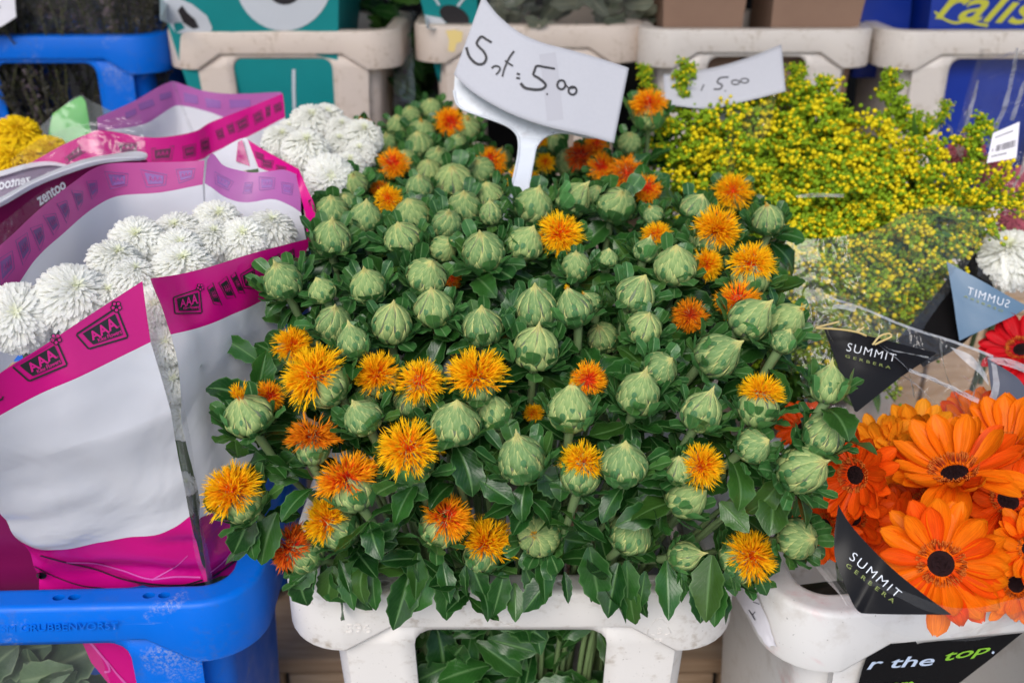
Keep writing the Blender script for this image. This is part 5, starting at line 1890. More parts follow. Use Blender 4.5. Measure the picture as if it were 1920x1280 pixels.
pr.done()
outline = [(853, 140), (851, 170), (856, 194), (866, 204), (900, 217), (940, 231), (960, 242), (971, 256), (973, 280), (966, 320), (956, 360), (948, 395), (945, 412), (976, 412), (981, 395), (991, 350), (1000, 300), (1006, 275),
           (1016, 261), (1032, 252), (1060, 249), (1118, 258), (1130, 240), (1100, 170), (1000, 130), (900, 100)]


def plate(name, pts, Z, th, mat, parent, rim=0.0, lean=0.0):
    m = MB()
    zf = lambda y, k=0.0: Z + k - lean * max(0.0, y - 265) / 185
    tris = tessellate_polygon([[Vector((x, y, 0)) for x, y in pts]])
    f = [P(x, y, zf(y)) for x, y in pts]
    b = [P(x, y, zf(y, th)) for x, y in pts]
    n = len(pts)
    m.add(f + b, [tuple(t) for t in tris] + [tuple(i + n for i in t[::-1]) for t in tris] + [(i, (i + 1) % n, n + (i + 1) % n, n + i) for i in range(n)])
    o = obj(name, m.mesh(name, mat, False), parent)
    if rim:
        r = MB()
        k = [P(x, y, zf(y, -0.0006)) for x, y in pts]
        r.tube(catmull(k[1:-3], 80), rim, 6)
        obj('raised_rim', r.mesh('raised_rim', mat), parent)
    return o


plate('fork', outline, 0.962, 0.003, M['sign_plastic'], sg, 0.0012, 0.055)

sg2 = thing('price_sign', 'grey price card reading 5.00 behind the goldenrod, partly covered', 'price sign', P(1350, 320, 1.22))
co, b_c2 = film('card', [[(1244, 141, 1.17), (1330, 129, 1.165), (1400, 110, 1.16), (1465, 84, 1.16)], [(1246, 196, 1.15), (1330, 204, 1.145), (1400, 190, 1.14), (1473, 172, 1.14)]], ['card'], sg2, n=30, sub=8, wr=0.0006, seed=43)
so = co.modifiers.new('thickness', 'SOLIDIFY')
so.thickness = 0.0008
pr = Print('handwriting', b_c2, sg2)
pr.line([(1366, 146), (1350, 148), (1345, 156), (1354, 161), (1351, 168), (1338, 169)], 2.6, mk, 0.0014)
pr.fan([(1360 + 1.5 * math.cos(t), 172 + 1.5 * math.sin(t)) for t in [2 * math.pi * k / 8 for k in range(8)]], mk, 0.0014)
for cx, cy in ((1379, 156), (1396, 153)):
    pr.line([(cx + 7.5 * math.cos(t), cy + 4.2 * math.sin(t)) for t in [2 * math.pi * k / 16 for k in range(16)]], 2.2, mk, 0.0014, closed=True)
pr.line([(1314, 172), (1320, 160), (1316, 168)], 2.0, mk, 0.0014)
pr.done()
plate('fork', [(1335, 195), (1330, 215), (1350, 235), (1352, 330), (1366, 330), (1368, 235), (1388, 215), (1384, 190)], 1.175, 0.003, M['sign_plastic'], sg2)

# ---------------------------------------------------------------- goldenrod
ZG = [(120, 1.26), (200, 1.18), (300, 1.09), (400, 1.02), (480, 0.99), (600, 1.0)]
EDGE = [(1200, 195), (1240, 205), (1300, 205), (1360, 205), (1430, 195), (1482, 160), (1530, 145), (1560, 195), (1640, 225), (1700, 240), (1760, 285), (1830, 330), (1890, 345), (1895, 380), (1850, 410), (1800, 440), (1760, 500), (1710, 560), (1620, 590), (1520, 590), (1450, 560), (1430, 440), (1420, 370), (1330, 340), (1250, 330), (1215, 290)]


def inside(x, y):
    c = False
    for (x0, y0), (x1, y1) in zip(EDGE, EDGE[1:] + EDGE[:1]):
        if (y0 > y) != (y1 > y) and x < (x1 - x0) * (y - y0) / (y1 - y0) + x0: c = not c
    return c


GG = 'goldenrod stems in the cream bucket'
g_foot = Vector((0.30, 0.47, -0.10))


def goldenrod(px, py, Z, a, mesh, label, s=1.0, nl=3):
    top = P(px, py, Z)
    base = top - a * 0.122 * s
    ft = Vector((g_foot.x + (base.x - g_foot.x) * 0.35, g_foot.y + (base.y - g_foot.y) * 0.35, g_foot.z))
    th = thing('goldenrod', label, 'goldenrod', ft, GG)
    obj('flower_plume', mesh, th, axis_frame(base, a, s, R.uniform(0, 6.28)))
    m = MB()
    m.tube([p - ft for p in catmull([ft, ft.lerp(base, 0.6) - a * 0.01, base], 7)], 0.002, 5)
    obj('stem', m.mesh('stem', M['gold_s']), th, Matrix.Translation(ft))
    for k in range(nl):
        p = base + a * R.uniform(-0.04, 0.03)
        obj('leaf', R.choice(GOLD_LEAF), th, frame(p, (R.uniform(-1, 1), R.uniform(-1, 0.3), R.uniform(-0.2, 0.7)), (0, -0.3, 1), R.uniform(0.03, 0.05)))


def gold_label(x, y):
    if y > 470: return 'goldenrod plume seen through the hazy film low in the bunch'
    if x < 1320: return 'goldenrod plume at the left of the bunch, beside the orange safflowers'
    if y < 240: return 'goldenrod plume in the blurred top rear of the bunch'
    if x > 1720: return 'goldenrod plume towards the right end of the bunch, near the barcode'
    if y < 350: return 'goldenrod plume in the upper middle of the bunch, below the grey card'
    return 'goldenrod plume in the brightest yellow middle of the bunch, above the film'


y = 165
k = 0
while y < 600:
    x = 1190 + (k % 2) * 30
    while x < 1910:
        px, py = x + R.uniform(-24, 24), y + R.uniform(-26, 26)
        if inside(px, py):
            Z = interp(ZG, py) + R.uniform(-0.012, 0.012)
            lean = Vector(((px - 1520) / 900 + R.uniform(-0.25, 0.25), -0.35 * (py - 150) / 450 + R.uniform(-0.2, 0.1), 1.0)).normalized()
            goldenrod(px, py, Z, lean, GOLD[R.randrange(5)] if py < 440 else GOLD[R.choice((1, 3, 3, 0))], gold_label(px, py), R.uniform(0.85, 1.15), 3 if py < 430 else 8)
        x += 58 if y < 430 else 48
    y += 42 if y < 430 else 34
    k += 1
for bx, by, tx, ty, Z, s, lb in [(1268, 240, 1290, 140, 1.16, 1.0, 'tall green goldenrod tip rising in front of the grey card'), (1222, 215, 1212, 138, 1.2, 0.9, 'short green goldenrod tip right of the big price card'),
                                 (1730, 270, 1680, 158, 1.16, 1.15, 'green goldenrod tip arching left in front of the cream bucket'), (1720, 270, 1765, 200, 1.15, 0.8, 'small goldenrod sprig bending right before the cream bucket'),
                                 (1790, 350, 1842, 248, 1.08, 1.0, 'slender grey-green goldenrod tip leaning right over the pink flowers'), (1800, 400, 1895, 352, 1.0, 1.0, 'goldenrod plume reaching furthest right beside the barcode'),
                                 (1520, 230, 1500, 140, 1.2, 1.0, 'goldenrod tip beside the right edge of the grey card'), (1560, 240, 1550, 160, 1.19, 1.0, 'goldenrod tip right of the one beside the grey card')]:
    p0, p1 = P(bx, by, Z), P(tx, ty, Z + 0.01)
    a = (p1 - p0).normalized()
    top = p1
    goldenrod(*[960 + FPX * (top - CAM).dot(RT) / (top - CAM).dot(FW), 640 - FPX * (top - CAM).dot(UP) / (top - CAM).dot(FW), (top - CAM).dot(FW)], a, GOLD_TIP if 'furthest' not in lb else GOLD[2], lb, s * (p1 - p0).length / 0.075 * 0.75 if 'furthest' not in lb else 0.9, 2)

gw = thing('film_wrap', 'clear film wrapped round the front of the goldenrod bunch', 'film wrap', P(1600, 640, 0.97))
film('film_sheet', [[(1448, 440, 0.94), (1520, 448, 0.93), (1640, 430, 0.93), (1700, 398, 0.94), (1770, 385, 0.95), (1860, 398, 0.97)], [(1452, 560, 0.93), (1600, 570, 0.92), (1750, 520, 0.94), (1840, 460, 0.97)], [(1470, 640, 0.94), (1600, 650, 0.93), (1730, 620, 0.94)]],
     ['cello_hazy'], gw, n=40, sub=8, wr=0.004, seed=51)
film('fold', [[(1492, 366, 0.97), (1530, 362, 0.965), (1582, 364, 0.965)], [(1494, 371, 0.962), (1530, 369, 0.955), (1582, 370, 0.957)]], ['painted_glint'], gw, n=14, sub=2, wr=0.0003, seed=52)  # pale strip painting a highlight along the film
film('film_tip', [[(1358, 330, 1.06), (1366, 245, 1.1), (1400, 210, 1.12), (1460, 172, 1.13)], [(1372, 345, 1.06), (1385, 290, 1.09), (1440, 250, 1.11), (1448, 190, 1.12)]], ['cello_hazy'], gw, n=20, sub=6, wr=0.006, freq=30, seed=53)
film('film_edge', [[(1468, 420, 0.93), (1458, 500, 0.92), (1450, 580, 0.91)], [(1474, 420, 0.93), (1464, 500, 0.915), (1456, 580, 0.905)]], ['cello_hazy'], gw, n=12, sub=2, wr=0.0, seed=54)

# ---------------------------------------------------------------- right edge: pink flowers, barcode, white flower in a dark cone
G4 = 'pink flowers behind clear film at the right edge'
PINK = [mum_mesh('petals', M['pink_petal'], 30, 160)]
for px, py, d, Z, lb in [(1812, 285, 66, 1.16, 'dark pink flower nearest the goldenrod at the right edge'), (1860, 320, 70, 1.14, 'pink flower below the barcode label'), (1905, 352, 84, 1.1, 'pale pink flower at the right picture edge'),
                         (1905, 420, 70, 1.08, 'red-pink flower above the white flower in the dark cone'), (1780, 300, 50, 1.18, 'small dark pink flower half hidden by goldenrod')]:
    mum(px, py, d, Z, lb, G4, (0, 0.6), leaves=1, meshes=PINK, cat='pink flower')
pw = thing('film_wrap', 'crinkled clear film sleeve with a barcode label at the right edge', 'film wrap', P(1860, 450, 1.06))
film('film_sheet', [[(1838, 92, 1.2), (1880, 100, 1.18), (1960, 80, 1.16)], [(1790, 260, 1.14), (1860, 260, 1.09), (1960, 240, 1.08)], [(1745, 400, 1.12), (1850, 400, 1.06), (1960, 400, 1.06)]], ['cello_crinkled'], pw, n=30, sub=9, wr=0.006, freq=22, seed=55)
film('fold', [[(1838, 92, 1.19), (1815, 190, 1.14), (1796, 280, 1.12)], [(1846, 92, 1.19), (1824, 190, 1.13), (1800, 290, 1.11)]], ['cello_hazy'], pw, n=14, sub=2, wr=0.0005, seed=56)
film('fold', [[(1790, 315, 1.10), (1846, 305, 1.08)], [(1792, 320, 1.095), (1846, 311, 1.075)]], ['painted_glint'], pw, n=8, sub=2, wr=0.0003, seed=57)
for pts in ([(1832, 150, 1.12), (1812, 225, 1.11), (1800, 290, 1.10)], [(1905, 90, 1.12), (1882, 190, 1.10), (1848, 275, 1.09)], [(1918, 150, 1.10), (1893, 225, 1.08)], [(1776, 232, 1.13), (1788, 268, 1.12), (1802, 300, 1.11)], [(1920, 310, 1.05), (1880, 380, 1.04)]):  # narrow whitish strips painted as highlight streaks on the crinkled film
    film('fold', [pts, [(x + R.uniform(4, 9), yy + R.uniform(1, 4), z - 0.008) for x, yy, z in pts]], ['painted_glint'], pw, n=20, sub=2, wr=0.0015, freq=70, seed=R.random() * 90)
_, b_bar = film('barcode_label', [[(1862, 250, 1.06), (1912, 228, 1.06)], [(1850, 306, 1.05), (1906, 296, 1.05)]], ['white_paper'], pw, n=16, sub=6, wr=0.0006, seed=58)
pr = Print('barcode', b_bar, pw)
lq = [(1850, 306), (1906, 296), (1912, 228), (1862, 250)]
u = 0.22
while u < 0.92:
    w = R.choice((0.012, 0.02, 0.03))
    pr.poly(subq(lq, u, 0.32, u + w, 0.52), M['barcode'])
    u += w + R.choice((0.015, 0.025))
pr.poly(subq(lq, 0.1, 0.34, 0.13, 0.46), M['barcode'])
for k in range(9):
    pr.poly(subq(lq, 0.12 + k * 0.06, 0.16, 0.155 + k * 0.06, 0.22), M['barcode'])
    pr.poly(subq(lq, 0.12 + k * 0.075, 0.78, 0.17 + k * 0.075, 0.83), M['barcode'])
pr.done()

mum(1892, 486, 118, 1.0, 'ball-shaped white flower in a dark film cone at the right edge', None, (0, 0.7), leaves=0)
dk = thing('film_wrap', 'dark film cone round the white ball flower, with a slate triangle of mirrored lettering', 'film wrap', P(1780, 700, 0.95))
film('dark_panel', [[(1838, 440, 1.02), (1800, 490, 1.0), (1745, 565, 0.98), (1680, 640, 0.96)], [(1862, 540, 0.99), (1850, 590, 0.97), (1800, 650, 0.95), (1730, 690, 0.94)]], ['film_black'], dk, n=24, sub=6, wr=0.003, seed=61)
_, b_sl = film('slate_triangle', [[(1775, 491, 0.955), (1850, 532, 0.945), (1930, 575, 0.94)], [(1788, 565, 0.945), (1850, 580, 0.94), (1900, 592, 0.935)], [(1799, 638, 0.935), (1802, 637, 0.935), (1806, 635, 0.935)]], ['film_slate'], dk, n=24, sub=6, wr=0.0015, seed=62)
pr = Print('lettering', b_sl, dk)
pr.text('SUMMIT', [(1889, 578), (1812, 552), (1815, 538), (1893, 564)], M['print_grey'], 0.0012, space=1.2, bold=-0.012)
pr.text('GERBERA', [(1879, 586), (1806, 557), (1807, 553), (1880, 582)], M['print_dim'], 0.0012, space=1.6)
pr.done()
film('film_sheet', [[(1870, 395, 0.98), (1905, 388, 0.97), (1960, 380, 0.97)], [(1836, 470, 0.955), (1885, 470, 0.94), (1960, 470, 0.94)], [(1832, 516, 0.952), (1885, 545, 0.938), (1960, 580, 0.935)]], ['cello_soft'], dk, n=24, sub=8, wr=0.004, freq=24, seed=63)

# ---------------------------------------------------------------- gerberas


def gerbera(px, py, d, Z, lean, label, mat='gerb', cup=0.22, n=(17, 14), group='orange gerberas in the pink-stained bucket', foot=None):
    c = P(px, py, Z)
    r = d / 2 * Z / FPX
    a = facing(px, py, *lean) if len(lean) == 2 else Vector(lean).normalized()
    ft = foot or Vector((0.36 + (c.x - 0.36) * 0.4, 0.06, -0.25))
    th = thing('gerbera', label, 'gerbera', ft, group)
    A = axis_frame(c, a, 1.0, R.uniform(0, 6.28)).to_3x3()
    e1, e2 = A @ Vector((1, 0, 0)), A @ Vector((0, 1, 0))
    dr = r * 0.21
    for ring, (cnt, ln, lift, el) in enumerate(((n[0], 0.80, -0.010, cup * 0.55), (n[1], 0.72, 0.010, cup * 1.1))):
        for k in range(cnt):
            phi = 2 * math.pi * (k + 0.5 * ring) / cnt + R.uniform(-0.06, 0.06)
            rv = e1 * math.cos(phi) + e2 * math.sin(phi)
            al = el + R.uniform(-0.10, 0.12)
            y = rv * math.cos(al) + a * math.sin(al)
            zz = -rv * math.sin(al) + a * math.cos(al) + (e1 * R.uniform(-0.25, 0.25) + e2 * R.uniform(-0.25, 0.25))
            s = r * ln * R.uniform(0.93, 1.06)
            ms = PETALS[mat if R.random() < 0.8 or mat != 'gerb' else 'gerb_deep']
            obj('petal', R.choice(ms), th, frame(c + rv * dr * 0.85 + a * lift * r, y, zz, s, s * R.uniform(0.9, 1.25)))
    obj('disc', DISC, th, axis_frame(c - a * dr * 0.05, a, dr * 0.92))
    obj('stamens', STAMENS, th, axis_frame(c + a * dr * 0.05, a, dr * 1.15))
    m = MB()
    m.tube([p - ft for p in catmull([ft, Vector((ft.x + (c.x - ft.x) * 0.6, max(0.058, c.y * 0.8), 0.012)) if not foot else ft.lerp(c, 0.6), c - a * 0.02, c - a * 0.003], 11)], 0.003, 6)
    obj('stem', m.mesh('stem', M['stem']), th, Matrix.Translation(ft))
    return th


gerbera(1764, 1056, 268, 0.685, (0.10, 0.02), 'large orange gerbera facing the camera with a dark eye, hanging over the bucket rim')
gerbera(1790, 886, 276, 0.735, (-0.10, 0.78), 'orange gerbera seen edge-on, its petals spread wide in the middle of the group')
gerbera(1604, 890, 200, 0.735, (-0.55, -0.05), 'orange gerbera at left, partly hidden by a green safflower bud', 'gerb_deep')
gerbera(1884, 838, 236, 0.785, (0.02, 0.82), 'orange gerbera at the upper right of the group, in front of the charcoal tag', cup=0.6)
gerbera(1722, 838, 190, 0.80, (-0.05, 0.45), 'light orange gerbera at the back with upright petals against the film', 'gerb_light', cup=0.75)
gerbera(1890, 938, 220, 0.765, (0.35, 0.35), 'orange gerbera at the right picture edge with a dark eye', 'gerb_deep')
gerbera(1682, 996, 170, 0.765, (-0.25, 0.15), 'orange gerbera in the shade behind the large one', 'gerb_deep')
gerbera(1930, 1030, 170, 0.74, (0.5, 0.1), 'orange gerbera cut by the right picture edge, right of the large one')
gerbera(1505, 800, 110, 0.86, (-0.2, 0.4), 'small red-orange gerbera peeping out between the safflower buds', 'gerb_deep')
gerbera(1545, 985, 150, 0.775, (-0.35, -0.1), 'orange gerbera under the safflowers left of the black triangle', 'gerb_deep')
gerbera(1915, 655, 160, 0.93, (-0.15, 0.55), 'red gerbera at the right picture edge above the orange ones', 'gerb_red', group=None, foot=Vector((0.52, 0.30, 0.0)))

gerbera(1838, 990, 170, 0.785, (0.15, 0.25), 'orange gerbera half hidden above the right of the large one', 'gerb_deep')
gerbera(1740, 948, 190, 0.79, (-0.05, 0.35), 'orange gerbera hidden behind the top petals of the large one', 'gerb_deep')
gerbera(1655, 852, 170, 0.80, (-0.2, 0.35), 'light orange gerbera at the back left against the film', 'gerb_light', cup=0.5)
gerbera(1905, 1095, 170, 0.765, (0.3, 0.0), 'orange gerbera low at the right picture edge', 'gerb')
gerbera(1600, 970, 160, 0.775, (-0.2, 0.0), 'orange gerbera behind the upper tip of the front black triangle', 'gerb_deep')
gerbera(1826, 800, 165, 0.845, (-0.1, 0.6), 'orange gerbera at the back right below the white film folds', 'gerb', cup=0.5)

# wrapping of the gerberas
gp = thing('film_wrap', 'clear gerbera sleeve with black triangles lettered in white, at the right', 'film wrap', P(1650, 1150, 0.68))
_, b_top = film('film_sheet', [[(1440, 585, 0.86), (1500, 566, 0.85), (1560, 553, 0.845), (1620, 575, 0.84), (1700, 608, 0.84), (1800, 640, 0.84), (1866, 668, 0.84)],
                               [(1500, 700, 0.84), (1600, 700, 0.83), (1720, 705, 0.83), (1860, 730, 0.84)], [(1520, 830, 0.84), (1620, 830, 0.83), (1740, 830, 0.84), (1890, 800, 0.85)]], ['cello_crinkled'], gp, n=50, sub=9, wr=0.005, freq=16, seed=71)
_, b_tri = film('black_triangle', [[(1544, 612, 0.826), (1640, 632, 0.822), (1758, 661, 0.822)], [(1572, 690, 0.818), (1640, 696, 0.816), (1690, 706, 0.816)], [(1602, 770, 0.815), (1606, 772, 0.815), (1612, 768, 0.815)]], ['film_black'], gp, n=24, sub=7, wr=0.002, seed=72)
pr = Print('lettering', b_tri, gp)
pr.text('SUMMIT', [(1586, 658), (1677, 679), (1680, 665), (1590, 643)], M['print_grey'], 0.0012, space=1.2, bold=-0.014)
pr.text('GERBERA', [(1584, 670), (1668, 692), (1669, 687), (1585, 665)], M['print_dim'], 0.0012, space=1.7)
pr.done()
PAINTED_GLINT = ['painted_glint']  # pale colour for strips that paint highlights on the gerbera wrap
film('fold', [[(1706, 690, 0.812), (1760, 712, 0.806), (1836, 748, 0.806)], [(1704, 695, 0.806), (1760, 719, 0.80), (1834, 756, 0.80)]], PAINTED_GLINT, gp, n=24, sub=3, wr=0.0012, freq=60, seed=73)
film('fold', [[(1780, 652, 0.83), (1815, 664, 0.825), (1850, 700, 0.825)], [(1790, 664, 0.825), (1835, 700, 0.818), (1856, 722, 0.82)]], PAINTED_GLINT, gp, n=14, sub=3, wr=0.002, freq=50, seed=74)
film('fold', [[(1850, 672, 0.83), (1885, 674, 0.83), (1930, 688, 0.83)], [(1860, 682, 0.825), (1890, 690, 0.822), (1930, 705, 0.825)]], PAINTED_GLINT, gp, n=14, sub=3, wr=0.002, seed=75)
for pts in ([(1529, 614), (1573, 603)], [(1529, 615), (1570, 617), (1605, 622), (1626, 630), (1618, 627)], [(1608, 622), (1620, 613)], [(1636, 646), (1650, 630), (1668, 625), (1672, 630), (1652, 640), (1640, 646)]):
    m = MB()
    c3 = [P(x, yy, 0.808) for x, yy in pts]
    m.tube(catmull(c3, 20), 0.0009, 5)
    obj('ribbon', m.mesh('ribbon', M['gold_foil']), gp)
film('fold', [[(1556, 556, 0.842), (1620, 577, 0.837), (1700, 610, 0.837), (1800, 642, 0.837), (1862, 666, 0.837)], [(1556, 560, 0.84), (1620, 582, 0.835), (1700, 615, 0.835), (1800, 647, 0.835), (1862, 672, 0.835)]], ['painted_glint'], gp, n=40, sub=2, wr=0.0006, freq=60, seed=82)
film('fold', [[(1562, 572, 0.838), (1590, 570, 0.836), (1606, 576, 0.836)], [(1560, 580, 0.834), (1588, 580, 0.832), (1604, 584, 0.832)]], ['painted_glint'], gp, n=14, sub=3, wr=0.0015, freq=90, seed=83)
film('fold', [[(1858, 680, 0.822), (1862, 720, 0.818), (1846, 770, 0.815)], [(1868, 684, 0.818), (1874, 724, 0.814), (1860, 776, 0.81)]], ['painted_glint'], gp, n=16, sub=3, wr=0.002, freq=60, seed=84)
for pts in ([(1640, 640), (1700, 690), (1712, 742)], [(1760, 640), (1770, 690), (1800, 760)], [(1690, 700), (1740, 740), (1786, 790)], [(1620, 600), (1660, 650), (1740, 668)], [(1800, 700), (1822, 720), (1818, 770)], [(1500, 575), (1540, 600), (1560, 640)]):  # more painted bright streaks, laid as thin pale strips
    film('fold', [[(x, yy, 0.822 - 0.004 * k) for k, (x, yy) in enumerate(pts)], [(x + R.uniform(2, 6), yy + R.uniform(3, 6), 0.817 - 0.004 * k) for k, (x, yy) in enumerate(pts)]], ['painted_glint'], gp, n=20, sub=2, wr=0.0012, freq=80, seed=R.random() * 90)
film('charcoal_triangle', [[(1851, 672, 0.838), (1890, 695, 0.836), (1912, 712, 0.836), (1928, 738, 0.836)], [(1860, 740, 0.834), (1890, 750, 0.834), (1926, 764, 0.834)], [(1874, 812, 0.834), (1884, 815, 0.834), (1890, 806, 0.834)]], ['film_charcoal'], gp, n=16, sub=5, wr=0.001, seed=76)
_, b_ft = film('black_triangle', [[(1572, 946, 0.650), (1592, 979, 0.648), (1626, 1018, 0.645), (1676, 1068, 0.640), (1730, 1112, 0.634), (1784, 1151, 0.63)],
                                  [(1564, 1000, 0.648), (1566, 1046, 0.645), (1580, 1085, 0.64), (1594, 1120, 0.636), (1606, 1142, 0.634), (1618, 1149, 0.63), (1780, 1152, 0.63)]], ['film_black'], gp, n=40, sub=8, wr=0.0012, seed=77)
pr = Print('lettering', b_ft, gp)
pr.text('SUMMIT', [(1591, 1047), (1680, 1121), (1691, 1110), (1601, 1034)], M['print_grey'], 0.001, space=1.25, bold=-0.014)
pr.text('GERBERA', [(1585, 1061), (1673, 1131), (1678, 1125), (1589, 1055)], M['print_dim'], 0.001, space=1.8)
pr.done()
film('front_fold', [[(1524, 1062, 0.70), (1560, 1064, 0.665), (1600, 1080, 0.640), (1700, 1110, 0.630), (1800, 1140, 0.626), (1960, 1110, 0.63)], [(1570, 1115, 0.69), (1604, 1150, 0.655), (1680, 1186, 0.640), (1762, 1199, 0.636), (1850, 1195, 0.64), (1960, 1180, 0.65)]],
     ['cello'], gp, n=40, sub=7, wr=0.004, freq=20, seed=78)
film('front_fold', [[(1780, 1190, 0.634), (1860, 1165, 0.632), (1960, 1130, 0.632)], [(1790, 1198, 0.636), (1870, 1180, 0.634), (1960, 1152, 0.634)]], ['cello_hazy'], gp, n=20, sub=4, wr=0.002, freq=40, seed=79)
# dark foot of the wrapping, showing in the opening of the bucket
yf = -0.020
_, b_bag = film('printed_foot', [[on_y(1640, 1192, -0.0135), on_y(1760, 1186, 0.001), on_y(1925, 1180, 0.019)], [on_y(1616, 1256, -0.0145), on_y(1710, 1250, -0.005), on_y(1850, 1240, 0.011)], [on_y(1602, 1310, -0.014), on_y(1690, 1310, -0.007), on_y(1772, 1300, 0.002)]], ['film_black'], gp, n=30, sub=8, wr=0.0006, seed=80)
pr = Print('lettering', b_bag, gp)
pr.text('r the', [(1624, 1253), (1750, 1245), (1752, 1226), (1628, 1232)], M['print_lightblue'], 0.001, shear=0.25, bold=0.012)
pr.text('top', [(1768, 1243), (1852, 1226), (1858, 1208), (1772, 1222)], M['print_green'], 0.001, shear=0.25, bold=0.012)
pr.text('.', [(1858, 1224), (1863, 1223), (1863, 1218), (1858, 1219)], M['print_lightblue'], 0.001)
pr.text('.com', [(1640, 1296), (1712, 1288), (1712, 1275), (1644, 1281)], M['print_green'], 0.001, shear=0.25, bold=0.02)
pr.done()
film('opening_shade', [[P(1500, 1095, 0.80), P(1700, 1080, 0.82), P(1950, 1075, 0.82)], [P(1490, 1130, 0.83), P(1700, 1140, 0.84), P(1950, 1140, 0.84)]], ['film_black'], gp, n=20, sub=5, wr=0.003, seed=81)  # black sheet standing in for the shade inside the bucket mouth

# ---------------------------------------------------------------- back row: bags, heather, greens


def bag(name, label, x0, x1, y0, y1, z0, z1, mat, cat='paper bag', top=1.04, tilt=0.0, group=None):
    c = Vector(((x0 + x1) / 2, (y0 + y1) / 2, z0))
    th = thing(name, label, cat, c, group)
    m = MB()
    rows = []
    nz = 12
    hx, hy = (x1 - x0) / 2, (y1 - y0) / 2
    for i in range(nz + 1):
        t = i / nz
        k = 0.93 + (top - 0.93) * t
        ring = []
        for (ax, ay, bx, by) in ((-1, -1, 1, -1), (1, -1, 1, 1), (1, 1, -1, 1), (-1, 1, -1, -1)):
            for s in range(8):
                f = s / 8
                ux, uy = ax + (bx - ax) * f, ay + (by - ay) * f
                crease = 0.10 * t * (1 - abs(uy)) if abs(ux) > 0.99 else 0.0
                p = Vector((ux * hx * (k - crease), uy * hy * k, (z1 - z0) * t))
                nn = noise.noise(p * 14 + Vector((x0 * 9, 1, 2))) * 0.004
                p += Vector((ux * nn, uy * nn, nn))
                p.x += tilt * p.z
                ring.append(p)
        rows.append(ring)
    m.grid(rows, None, 0, closed=True)
    m.add(rows[0][::-1], [tuple(range(32))])
    me = m.mesh('bag_body', mat, True, 35)
    o = obj('bag_body', me, th, Matrix.Translation(c))
    so = o.modifiers.new('thickness', 'SOLIDIFY')
    so.thickness = 0.0006
    return th, BVHTree.FromPolygons([v.co + c for v in me.vertices], [tuple(p.vertices) for p in me.polygons])


def bx(px, y=YB + 0.03): return on_y(px, 60, y).x


t1, bb = bag('paper_bag', 'large teal paper bag printed with a white ring and black disc, upper left of centre', bx(372), bx(610), YB + 0.028, YB + 0.20, 0.08, 0.50, M['teal'], top=1.62, tilt=-0.02)
pr = Print('print', bb, t1)
pr.fan([(532 + 92 * math.cos(t), -42 + 100 * math.sin(t)) for t in [2 * math.pi * k / 36 for k in range(36)]], M['bag_grey'], 0.0008)
pr.fan([(534 + 36 * math.cos(t), -30 + 39 * math.sin(t)) for t in [2 * math.pi * k / 24 for k in range(24)]], M['bag_black'], 0.0016)
pr.fan([(300, -5), (325, -8), (360, 8), (388, 30), (398, 52), (396, 62), (330, 62), (318, 45), (300, 38)], M['bag_grey'], 0.0008)
pr.fan([(334, 20), (342, 10), (352, 24), (366, 36), (374, 52), (362, 54), (344, 42)], M['bag_black'], 0.0016)
pr.line([(551, 130), (551, 165), (552, 205)], 6, M['bag_grey'], 0.0008)
pr.done()
t2, bb = bag('paper_bag', 'smaller teal paper bag with a black oval, half behind the price card', bx(815), bx(905), YB + 0.06, YB + 0.20, 0.22, 0.48, M['teal'], top=1.5, tilt=-0.12)
pr = Print('print', bb, t2)
pr.fan([(852 + 30 * math.cos(t) * 0.9 - 6 * math.sin(t), 30 + 17 * math.sin(t) + 12 * math.cos(t)) for t in [2 * math.pi * k / 24 for k in range(24)]], M['bag_black'], 0.0016)
pr.fan([(796, 28), (828, 34), (842, 50), (835, 56), (800, 54)], M['bag_grey'], 0.0008)
pr.line([(858, 12), (874, -8)], 5, M['bag_grey'], 0.001)
pr.line([(824, 10), (812, -8)], 4, M['bag_grey'], 0.001)
pr.done()
bag('paper_bag', 'left brown paper bag in the cream back bucket', bx(1240), bx(1398), YB + 0.035, YB + 0.17, 0.20, 0.55, M['kraft'], group='brown paper bags')
bag('paper_bag', 'right brown paper bag in the cream back bucket, with a folded side', bx(1438), bx(1612), YB + 0.035, YB + 0.17, 0.20, 0.55, M['kraft'], tilt=0.03, group='brown paper bags')
t5, bb = bag('plastic_bag', 'dark blue bag with yellow script in the upper right corner', bx(1745), bx(2010), YB + 0.028, YB + 0.17, 0.06, 0.50, M['navy'], 'printed bag', 1.06, -0.02)
pr = Print('lettering', bb, t5)
pr.text('ralis', [(1752, 36), (1936, 48), (1962, -10), (1772, -28)], M['bag_yellow'], 0.001, shear=0.35, bold=0.012)
pr.line([(1752, 22), (1770, 36), (1790, 43), (1812, 40), (1836, 46), (1852, 48)], (4, 6), M['bag_yellow'], 0.0012)
pr.done()
bag('plastic_bag', 'second dark blue bag, half hidden left of the lettered one', bx(1640), bx(1740), YB + 0.10, YB + 0.20, 0.22, 0.50, M['navy'], 'printed bag')


